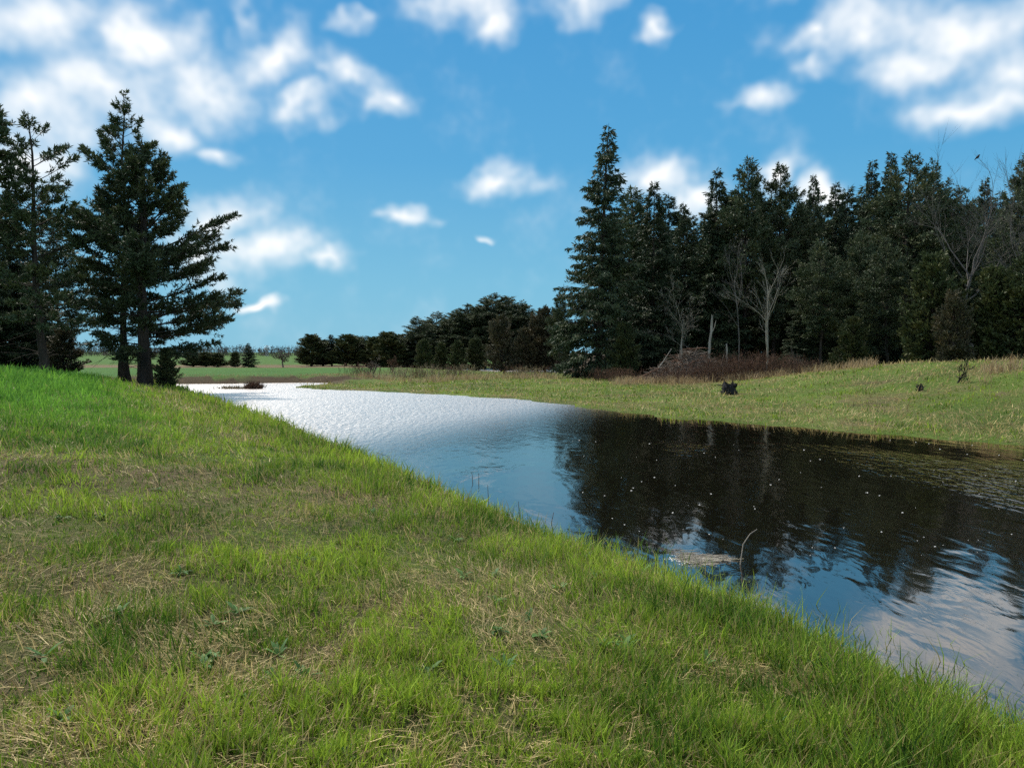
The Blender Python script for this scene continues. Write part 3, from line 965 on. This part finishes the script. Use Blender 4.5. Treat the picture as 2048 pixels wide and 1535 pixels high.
obj('debris_core', mesh('debris_core', np.stack([gx_, gy_, gh], -1).reshape(-1, 3), quads, [M['twig_grey']], True), pile)


def poles(name, label, cat, pts, r, mat):
    """one leaning or fallen pole through world points"""
    p = np.array(pts, float)
    o_ = p[0].copy()
    v, q = tubes((p - o_)[None], np.linspace(r, r * 0.45, len(p))[None], 6)
    return tag(obj(name, mesh(name, v, q, [M[mat]], True), None, o_), label, cat)


def gp(x, d, up=0.0):
    X = at(x, 700, d)[0]
    return np.array([X, d, gz(X, d) + up])


poles('fallen_pole', 'brown fallen pole leaning on the left side of the brush pile', 'log', [gp(1262, 55, 0.05), gp(1290, 55.5, 0.55), gp(1318, 56, 1.05)], 0.09, 'twig_red')
poles('leaning_branch', 'thin pale branch leaning up from the left of the brush pile', 'branch', [gp(1315, 57, 0.9), gp(1330, 57.2, 1.75), gp(1343, 57.4, 2.5)], 0.05, 'bark_pale')
poles('fallen_pole', 'thin reddish pole lying across the shrubs right of the brush pile', 'log', [gp(1468, 55, 1.25), gp(1500, 55, 1.1), gp(1530, 55, 0.85)], 0.04, 'twig_red')

# red-brown shrub clumps along the wood edge
def clump(name, label, x, d, n, height, spread_, mat, seed, group=None, cat='shrub', r=0.012):
    rng = np.random.RandomState(seed)
    base = rng.normal(0, spread_ * 0.5, (n, 2))
    a = rng.uniform(0, 2 * PI, n)
    le = np.abs(rng.normal(0.1, 0.22, n))
    L = height * rng.uniform(0.45, 1.1, n)
    K = 4
    t = np.linspace(0, 1, K)
    p = np.zeros((n, K, 3))
    p[..., 0] = base[:, :1] + (np.cos(a) * le * L)[:, None] * t ** 1.4 + rng.normal(0, 0.02, (n, K)) * height
    p[..., 1] = base[:, 1:] + (np.sin(a) * le * L)[:, None] * t ** 1.4
    p[..., 2] = -0.05 + L[:, None] * t
    # side twigs
    m2 = n * 3
    bi = rng.randint(0, n, m2)
    f = rng.uniform(0.35, 0.95, m2)
    q0 = p[bi, 1] * (1 - f)[:, None] + p[bi, 3] * f[:, None]
    d2 = unit(rng.normal(0, 0.6, (m2, 3)) + np.array([0, 0, 0.9]))
    l2 = L[bi] * rng.uniform(0.15, 0.4, m2)
    p2 = np.stack([q0, q0 + d2 * (l2 * .5)[:, None], q0 + d2 * l2[:, None]], 1)
    v1 = tubes(p, np.linspace(r, r * 0.4, K)[None].repeat(n, 0), 3)
    v2 = tubes(p2, np.linspace(r * 0.6, r * 0.25, 3)[None].repeat(m2, 0), 3)
    v, fs = joinv([v1, v2])
    X = at(x, 700, d)[0]
    return tag(obj(name, mesh(name, v, fs, [M[mat]], True), None, (X, d, gz(X, d))), label, cat, group)


red = [(1215, 60, 0.9), (1250, 58, 0.95), (1345, 53, 1.0), (1400, 52.5, 1.25), (1440, 52, 1.5), (1475, 52.5, 1.6), (1510, 52, 1.6), (1545, 52.5, 1.45), (1580, 53, 1.2), (1610, 54, 1.0)]
for i, (x, d, hh_) in enumerate(red):
    clump('red_shrub', 'reddish-brown bare shrub along the wood edge, %s from the left' % ORD[i], x, d, 170, hh_ * 1.1, 1.5, 'twig_red', 60 + i, 'red-brown shrubs along the wood edge')
dry_ = [(722, 66, .9), (800, 70, .8), (835, 72, .9), (868, 70, 1.0), (905, 76, .9), (930, 80, .9), (1030, 78, .9), (1060, 74, .8), (1090, 76, .8)]
for i, (x, d, hh_) in enumerate(dry_):
    clump('dry_weeds', 'clump of dry brown weed stalks on the peninsula, %s from the left' % ORD[i], x, d, 90, hh_ * 1.25, 1.8, 'straw_twig' if i % 2 else 'twig_red', 90 + i, 'dry weed clumps on the peninsula', 'weeds', 0.016)


def stump(label, x, y, d, w, h_, seed):
    """splintered rotten stump: ragged core and torn slabs"""
    rng = np.random.RandomState(seed)
    X = at(x, 700, d)[0]
    root = bpy.data.objects.new('rotten_stump', None)
    COL.objects.link(root)
    root.location = (X, d, gz(X, d))
    tag(root, label, 'stump')
    ns = 14
    K = 6
    t = np.linspace(0, 1, K)
    v, q = tubes(np.stack([-0.12 * w * t, 0 * t, -0.1 + (h_ * 0.8 + 0.1) * t], -1)[None], (w * 0.42 * (1.15 - 0.35 * t))[None], ns)
    v = v.reshape(K, ns, 3)
    v[..., :2] *= (1 + rng.normal(0, 0.16, (1, ns, 1)) + rng.normal(0, 0.06, (K, ns, 1)))
    v[-1, :, 2] += rng.uniform(-0.25, 0.22, ns) * h_
    obj('core', mesh('stump_core', v.reshape(-1, 3), [q, np.array([[0, 1, 2]])], [M['char']]), root)
    n_ = 16
    a = rng.uniform(0, 2 * PI, n_)
    b0 = np.stack([np.cos(a) * w * 0.38, np.sin(a) * w * 0.38, rng.uniform(0, 0.55, n_) * h_], -1)
    d1 = unit(np.stack([np.cos(a) * 0.6 - 0.35, np.sin(a) * 0.6, rng.normal(0.55, 0.5, n_)], -1))
    Ls = rng.uniform(0.25, 0.6, n_) * h_
    pp = np.stack([b0, b0 + d1 * (Ls * 0.5)[:, None], b0 + d1 * Ls[:, None] + rng.normal(0, 0.03, (n_, 3))], 1)
    v, q = tubes(pp, np.array([[0.09, 0.07, 0.015]]).repeat(n_, 0) * w * rng.uniform(0.6, 1.4, (n_, 1)), 5)
    obj('splinters', mesh('stump_splinters', v, q, [M['char']]), root)
    return root


stump('black splintered rotten stump in the grass of the far bank', 1460, 800, 38.5, 0.85, 0.78, 3)
stump('small black stump near the top of the right grassy rise', 1842, 765, 30, 0.22, 0.30, 4)
stump('small grey-black stump at the inlet behind the peninsula tip', 668, 768, 61.5, 0.5, 0.32, 5)

# grassy hummock in the river
hx, hy = on_plane(497, 777)
root = bpy.data.objects.new('flooded_hummock', None)
COL.objects.link(root)
root.location = (hx, hy, 0)
tag(root, 'brown clump of dead sedge standing in the river below the field bank', 'sedge clump')
rng = np.random.RandomState(4)
for nm, cx, s, n_ in (('tussock', 0.35, 0.42, 700), ('litter', -0.9, 0.55, 260)):
    b0 = np.stack([cx + rng.normal(0, s * (0.55 if nm == 'tussock' else 1), n_), rng.normal(0, s * 0.5, n_), np.full(n_, -0.05)], -1)
    dd = unit(np.stack([rng.normal(0, 0.55, n_), rng.normal(0, 0.5, n_), rng.uniform(0.25, 1, n_)], -1))
    v, q = diamonds(b0, dd, rng.uniform(0.25, 0.75 if nm == 'tussock' else 0.4, n_), rng.uniform(0.03, 0.07, n_), rng)
    obj(nm, mesh(nm, v, q, [M['straw_twig' if nm == 'litter' else 'twig_red']]), root)

# raft of drifted reeds with foam
cx, cy = on_plane(1400, 1117)
raft = bpy.data.objects.new('reed_raft', None)
COL.objects.link(raft)
raft.location = (cx, cy, -0.012)
raft.scale = (0.72, 0.62, 0.8)
tag(raft, 'drifted mat of pale dead reeds with foam, floating by the near bank', 'reed mat')
rng = np.random.RandomState(14)
n_ = 300
t = rng.rand(n_)
ctr = np.stack([-0.25 + 0.62 * t, rng.normal(0, 0.26, n_) * (1 - 0.75 * t), rng.uniform(0.0, 0.035, n_)], -1)
aa = rng.normal(-0.15, 0.5, n_)
dd = np.stack([np.cos(aa), np.sin(aa), rng.normal(0.0, 0.03, n_)], -1)
Ls = rng.uniform(0.12, 0.42, n_)
v, q = tubes(np.stack([ctr - dd * Ls[:, None] / 2, ctr + dd * Ls[:, None] / 2], 1), np.full((n_, 2), 0.004), 3)
obj('reeds', mesh('raft_reeds', v, q, [M['bark_mid']]), raft)
v, q = tubes(np.array([[(-0.3, -0.2, 0.01), (0.2, -0.16, 0.02), (0.62, -0.06, 0.03)]]), np.array([[0.009, 0.008, 0.005]]), 5)
obj('stalk', mesh('raft_stalk', v, q, [M['straw_twig']]), raft)
n_ = 260
fx = -0.32 + rng.normal(0, 0.05, n_) + 0.10 * np.sin(np.linspace(0, 9, n_))
fy = np.linspace(-0.32, 0.24, n_) + rng.normal(0, 0.03, n_)
fr = rng.uniform(0.008, 0.03, n_)
a6 = np.arange(6) / 6 * 2 * PI
ring = np.stack([np.cos(a6), np.sin(a6), 0 * a6], -1)
v = np.concatenate([(np.stack([fx, fy, np.full(n_, 0.004)], -1)[:, None] + ring[None] * fr[:, None, None]), np.stack([fx, fy, 0.004 + fr * 0.6], -1)[:, None]], 1)
base = (np.arange(n_) * 7)[:, None, None]
tri = np.stack([np.arange(6), (np.arange(6) + 1) % 6, np.full(6, 6)], -1)[None]
obj('foam', mesh('raft_foam', v.reshape(-1, 3), (base + tri).reshape(-1, 3), [M['foam']], True), raft)

# twigs standing in the shallows
TW = [(1478, 1128, [(0, 0), (0.05, 0.20), (0.13, 0.30), (0.21, 0.34)], 'thin bent twig arching out of the water beside the reed mat', 'bark_pale'),
      (800, 942, [(0, 0), (-0.10, 0.15), (-0.26, 0.28), (-0.45, 0.34)], 'thin bent twig leaning out of the shallows left of the flooded stalks', 'twig_grey'),
      (978, 1026, [(0, 0), (-0.01, 0.2), (-0.02, 0.38)], 'straight dark dead stalk standing at the near water edge', 'twig_grey'),
      (1040, 1046, [(0, 0), (-0.01, 0.13), (-0.02, 0.27)], 'shorter dead stalk with a seed head right of the straight one', 'twig_grey'),
      (945, 962, [(0, 0), (0.0, 0.08), (-0.02, 0.14)], 'left one of two short stalks poking out of open water', 'twig_grey'),
      (957, 966, [(0, 0), (0.005, 0.09), (0.0, 0.16)], 'right one of two short stalks poking out of open water', 'twig_grey'),
      (1108, 1062, [(0, 0), (-0.03, 0.1), (0.0, 0.22)], 'crooked twig at the near water edge below the dark reflection', 'twig_red')]
for x, y, prof, lab, mt in TW:
    wx0, wy0 = on_plane(x, y)
    p = np.array([(a, 0.03 * i, b) for i, (a, b) in enumerate(prof)], float)
    p[0, 2] = -0.1
    v, q = tubes(p[None], np.linspace(0.007, 0.003, len(p))[None], 5)
    tag(obj('water_twig', mesh('water_twig', v, q, [M[mt]], True), None, (wx0, wy0, 0)), lab, 'twig', 'twigs standing in the shallows')

# bird in the tall bare tree
lm = [o for o in tall_bare.children_recursive if o.name.startswith('limbs')][0].data
co = np.array([v_.co[:] for v_ in lm.vertices])
wco = co + np.array(tall_bare.location)
pxx = 1024 + F * wco[:, 0] / wco[:, 1]
pyy = HORIZON - F * (wco[:, 2] - CAMZ) / wco[:, 1]
co = co[np.argmin((pxx - 1936) ** 2 + (pyy - 322) ** 2)]
b0 = np.array(tall_bare.location) + co + (0.1, 0, 0.16)
bird = bpy.data.objects.new('perched_bird', None)
COL.objects.link(bird)
bird.location = b0
tag(bird, 'small black bird perched high in the tall leafless tree', 'bird')
p = np.array([[(-0.20, 0, -0.16), (-0.10, 0, -0.05), (0, 0, 0.02), (0.09, 0, 0.12), (0.13, 0, 0.2), (0.17, 0, 0.22), (0.24, 0, 0.21)]])
v, q = tubes(p, np.array([[0.02, 0.045, 0.09, 0.085, 0.055, 0.045, 0.006]]), 8)
obj('body', mesh('bird_body', v, q, [M['char']], True), bird)

# lattice mast on the horizon
px0 = at(534, 700, 520)
zb = gz(px0[0], 520)
mh = at(534, 690, 520)[2] - zb
segs, rads = [], []
for sx, sy in ((-1, -1), (1, -1), (1, 1), (-1, 1)):
    segs.append([(sx * 1.2, sy * 1.2, -0.5), (sx * 0.25, sy * 0.25, mh)])
for k_ in range(6):
    f0, f1 = k_ / 6, (k_ + 1) / 6
    w0, w1 = 1.2 - 0.95 * f0, 1.2 - 0.95 * f1
    for s_ in (-1, 1):
        segs.append([(-w0, s_ * w0, mh * f0), (w1, s_ * w1, mh * f1)])
        segs.append([(w0, s_ * w0, mh * f0), (-w1, s_ * w1, mh * f1)])
for f0 in (0.7, 0.82, 0.94):
    segs.append([(-2.2, 0, mh * f0), (2.2, 0, mh * f0)])
v, q = tubes(np.array(segs, float), np.full((len(segs), 2), 0.07), 4)
m, T, out = material('galvanised_steel')
d = T.n('ShaderNodeBsdfPrincipled', {'Base Color': (0.35, 0.36, 0.38, 1), 'Roughness': 0.5, 'Metallic': 0.6})
T.link(d.outputs[0], out.inputs[0])
tag(obj('lattice_mast', mesh('lattice_mast', v, q, [m]), None, (px0[0], 520, zb)), 'thin lattice mast far off on the horizon', 'mast')

# ------------------------------------------------------------------ grass


def blades(x, y, z, length, width, lean, phi, rng, bend=0.5):
    n = len(x)
    b0 = np.stack([x, y, z], -1)
    hd = np.stack([np.cos(phi), np.sin(phi), np.zeros(n)], -1)
    fa = rng.uniform(0, 2 * PI, n)
    sd = np.stack([np.cos(fa), np.sin(fa), np.zeros(n)], -1)
    l2 = np.clip(lean + bend * rng.uniform(0.2, 1.2, n), 0, 2.0)
    up = np.array([0, 0, 1.0])
    m1 = b0 + (hd * np.sin(lean)[:, None] + up * np.cos(lean)[:, None]) * (length * 0.55)[:, None]
    tp = m1 + (hd * np.sin(l2)[:, None] + up * np.cos(l2)[:, None]) * (length * 0.45)[:, None]
    s = sd * (width * 0.5)[:, None]
    v = np.stack([b0 - s, b0 + s, m1 + s * 0.85, m1 - s * 0.85, tp], 1).reshape(-1, 3)
    i = (np.arange(n) * 5)[:, None]
    q = i + np.array([[0, 1, 2, 3]])
    t_ = i + np.array([[3, 2, 4]])
    return v, q, t_


def pick(c1, c2, t, jit, rng):
    c = np.array(c1)[None] * (1 - t)[:, None] + np.array(c2)[None] * t[:, None]
    return c * (1 + rng.normal(0, jit, len(t)))[:, None].clip(0.4, 1.7)


def make_grass(name, label, n, r0, r1, a0, a1, seed, side, kind='green'):
    rng = np.random.RandomState(seed)
    r = np.exp(rng.uniform(math.log(r0), math.log(r1), n))
    t = rng.uniform(a0, a1, n)
    x, y = r * np.sin(t), r * np.cos(t)
    # gather into tufts
    if kind != 'litter':
        cl = 0.02 + 0.03 * rng.rand(n)
        tx = np.round(x / 0.13) * 0.13 + (_hash(np.round(x / 0.13), np.round(y / 0.13), 5) - 0.5) * 0.12
        ty = np.round(y / 0.13) * 0.13 + (_hash(np.round(x / 0.13), np.round(y / 0.13), 6) - 0.5) * 0.12
        tf = (rng.rand(n) < 0.72) & (r < 14)
        x = np.where(tf, tx + rng.normal(0, 1, n) * cl, x)
        y = np.where(tf, ty + rng.normal(0, 1, n) * cl, y)
    h, sA, sB, sP, wB = ground(x, y, True)
    s = sA if side == 'A' else sB
    ok = (s > -0.9) & (h > -0.28) & (wB < 0.3 if side == 'B' else s > -2)
    if side == 'B':
        ok &= ~((x > 9 - 0.05 * y) & (y > 66))
        ok &= sP < 0
    ok &= (h > 0.01) | (rng.rand(n) < (0.14 if kind == 'green' else 0.05))
    dn = 0.55 * vnoise(x, y, 0.6, 61, 2) + 0.45 * vnoise(x, y, 2.4, 62, 2)            # dry patches
    gn = vnoise(x, y, 1.6, 71, 3)             # lush tufts
    if side == 'A':
        berm = sstep(y, 7, 15) * sstep(s, 2.5, 5.5)
        shore = (1 - sstep(s, 1.0, 2.6))
        dn = dn - 0.07 * sstep(s, 4.8, 8) * sstep(y, 3, 6)
    else:
        berm = 0 * x
        shore = (1 - sstep(s, 0.5, 2.5)) * 0.4
    dryness = 0.9 * sstep(dn, 0.46, 0.66) * (1 - 0.93 * berm)
    if side == 'B':
        dryness = np.maximum(dryness, 0.85 * sstep(x, 2, 12) + 0.15)
        dryness = np.clip(dryness * sstep(vnoise(x, y, 0.6, 65, 3), 0.40, 0.56) * 1.35 + 0.55 * (1 - sstep(s, 0.3, 2.2)), 0, 1)
    if kind == 'green':
        ok &= rng.rand(n) < (0.76 + 0.24 * sstep(gn, 0.36, 0.56) + 0.5 * berm) * (1 - (0.66 if side == 'A' else 0.88) * dryness)
    else:
        ok &= rng.rand(n) < (0.24 if side == 'A' else 0.16) * (1 - berm) + 0.03 + 0.70 * dryness
    x, y, h, s, r, dn, gn, berm, shore, dryness = (q[ok] for q in (x, y, h, s, r, dn, gn, berm, shore, dryness))
    n = len(x)
    lod = np.clip(r / 8, 0.85, 9)
    phi = rng.uniform(0, 2 * PI, n)
    if kind == 'green':
        L = (0.05 + 0.085 * sstep(gn, 0.45, 0.75) + 0.06 * berm + 0.10 * shore) * (0.92 if side == 'A' else 0.62) * rng.uniform(0.5, 1.5, n) * np.clip(0.8 + r / 40, 0.8, 1.6)
        L *= 0.55 + 0.9 * _hash(np.round(x / 0.13), np.round(y / 0.13), 8)
        Wd = 0.0078 * lod * rng.uniform(0.7, 1.4, n)
        lean = np.abs(rng.normal(0.15, 0.36, n))
        tone = np.clip((vnoise(x, y, 1.3, 81, 3) - 0.5) * 1.7 + 0.45 + rng.normal(0, 0.2, n), 0, 1)
        c = pick((0.062, 0.140, 0.014), (0.40, 0.53, 0.052), tone, 0.18, rng)
        cb = pick((0.085, 0.215, 0.026), (0.23, 0.46, 0.055), tone, 0.15, rng)
        c = c * (1 - berm)[:, None] + cb * berm[:, None]
        yel = rng.rand(n) < 0.16 * (1 - berm)
        c[yel] = pick((0.26, 0.24, 0.07), (0.33, 0.28, 0.11), rng.rand(yel.sum()), 0.1, rng)
        if side == 'B':
            c = c * np.array([0.92, 0.90, 0.9])
        bend = 0.5
    else:
        stand = rng.rand(n) < 0.25
        L = rng.uniform(0.04, 0.18, n) * np.clip(0.8 + r / 30, 0.8, 1.9)
        Wd = 0.0052 * lod * rng.uniform(0.6, 1.3, n)
        lean = np.where(stand, rng.uniform(0.2, 0.9, n), rng.uniform(1.15, 1.6, n))
        comb = vnoise(x, y, 0.9, 91, 2) * 9
        phi = comb + rng.normal(0, 0.75, n)
        h = h + rng.uniform(0.0, 0.035, n)
        c = pick((0.15, 0.10, 0.045), (0.70, 0.55, 0.25), np.clip(rng.normal(0.55, 0.3, n), 0, 1), 0.12, rng)
        bend = 0.25
    v, q, t_ = blades(x, y, h - 0.012, L, Wd, lean, phi, rng, bend)
    me = mesh(name, v, [q, t_], [M['grass']], False, np.repeat(c, 5, 0))
    return tag(obj(name, me), label, 'grass', kind='stuff')


make_grass('meadow_grass', 'fresh green grass covering the near bank and berm', 430000, 1.9, 60, -0.80, 0.74, 1, 'A')
make_grass('dead_grass', 'flattened straw-coloured dead grass matted between the green blades', 300000, 1.9, 45, -0.80, 0.74, 2, 'A', 'litter')
make_grass('far_bank_grass', 'green grass on the far bank and peninsula', 165000, 17, 110, -0.42, 0.80, 3, 'B')
make_grass('far_bank_straw', 'pale dead grass matted over the far bank and rise', 170000, 17, 100, -0.42, 0.80, 4, 'B', 'litter')

# taller dry grass fringe at the wood edge and far field edge
rng = np.random.RandomState(8)
xs, ys, hs_ = [], [], []
for (xa, da, xb_, db, n_) in [(1230, 53, 1640, 52, 5200), (1600, 52, 1750, 44, 1500), (860, 66, 1110, 66, 2600), (720, 64, 900, 60, 1300), (1960, 31, 2040, 31, 400), (250, 62.5, 720, 64.0, 1800), (560, 63.5, 760, 67, 1500)]:
    t = rng.rand(n_)
    dd = da + (db - da) * t + rng.normal(0, 1.6, n_)
    xp = xa + (xb_ - xa) * t + rng.normal(0, 6, n_)
    xs.append((xp - 1024) / F * dd)
    ys.append(dd)
    hs_.append(np.full(n_, 0.35 if xa in (250, 560) else 1.0))
x = np.concatenate(xs)
y = np.concatenate(ys)
keep = vnoise(x, y, 0.8, 15, 2) > 0.42
x, y, hk = x[keep], y[keep], np.concatenate(hs_)[keep]
n = len(x)
v, q, t_ = blades(x, y, ground(x, y) - 0.02, rng.uniform(0.3, 0.85, n) * hk, rng.uniform(0.012, 0.03, n), np.abs(rng.normal(0.15, 0.3, n)), rng.uniform(0, 6.28, n), rng, 0.9)
c = pick((0.24, 0.15, 0.08), (0.50, 0.38, 0.21), rng.rand(n), 0.12, rng)
tag(obj('tall_dry_grass', mesh('tall_dry_grass', v, [q, t_], [M['grass']], False, np.repeat(c, 5, 0))), 'tall straw-coloured grass fringing the wood and peninsula', 'grass', kind='stuff')

# broad-leaved weeds in the near turf
rng = np.random.RandomState(18)
bx_, by_ = [], []
while len(bx_) < 70:
    r = math.exp(rng.uniform(math.log(2.3), math.log(9)))
    t = rng.uniform(-0.75, 0.6)
    x, y = r * math.sin(t), r * math.cos(t)
    if gz(x, y) > 0.12:
        bx_.append(x)
        by_.append(y)
bx_, by_ = np.array(bx_), np.array(by_)
k_ = 9
X_ = np.repeat(bx_, k_)
Y_ = np.repeat(by_, k_)
n = len(X_)
a = rng.uniform(0, 2 * PI, n)
e = rng.uniform(0.15, 0.9, n)
dv = np.stack([np.cos(a) * np.cos(e), np.sin(a) * np.cos(e), np.sin(e)], -1)
side = np.stack([-np.sin(a), np.cos(a), np.zeros(n)], -1)
b0 = np.stack([X_, Y_, ground(X_, Y_) + 0.01], -1)
L = rng.uniform(0.05, 0.13, n)[:, None]
wv_ = rng.uniform(0.008, 0.017, n)[:, None]
v = np.stack([b0, b0 + dv * L * 0.35 + side * wv_, b0 + dv * L * 0.35 - side * wv_, b0 + dv * L * 0.72 + side * wv_ * 0.8 - [0, 0, 0.006], b0 + dv * L * 0.72 - side * wv_ * 0.8 - [0, 0, 0.006],
              b0 + dv * L - [0, 0, 0.02]], 1).reshape(-1, 3)
i = (np.arange(n) * 6)[:, None]
c = np.repeat(pick((0.05, 0.13, 0.03), (0.12, 0.23, 0.05), rng.rand(n), 0.15, rng), 6, 0)
tag(obj('broadleaf_weeds', mesh('broadleaf_weeds', v, [i + np.array([[0, 1, 2]]), i + np.array([[1, 3, 4, 2]]), i + np.array([[3, 5, 4]])], [M['grass']], False, c)),
    'low broad-leaved weeds scattered through the near turf', 'weeds', kind='stuff')

# foam flecks drifting on the river
rng = np.random.RandomState(28)
n = 90
xp = rng.uniform(1120, 2100, n)
yp = 880 + 260 * rng.rand(n) ** 1.3
q_ = np.array([on_plane(a_, b_) for a_, b_ in zip(xp, yp)])
hq = ground(q_[:, 0], q_[:, 1])
q_ = q_[hq < -0.15]
n = len(q_)
fr = rng.uniform(0.003, 0.011, n) * np.clip(q_[:, 1] / 9, 0.8, 1.6)
v = np.concatenate([(np.concatenate([q_, np.full((n, 1), 0.003)], 1)[:, None] + ring[None] * fr[:, None, None] * np.array([1.3, 0.8, 1])), np.concatenate([q_, (0.004 + fr * 0.3)[:, None]], 1)[:, None]], 1)
base = (np.arange(n) * 7)[:, None, None]
tag(obj('foam_flecks', mesh('foam_flecks', v.reshape(-1, 3), (base + tri).reshape(-1, 3), [M['foam']], True)), 'tiny white foam flecks drifting on the dark water', 'foam', kind='stuff')
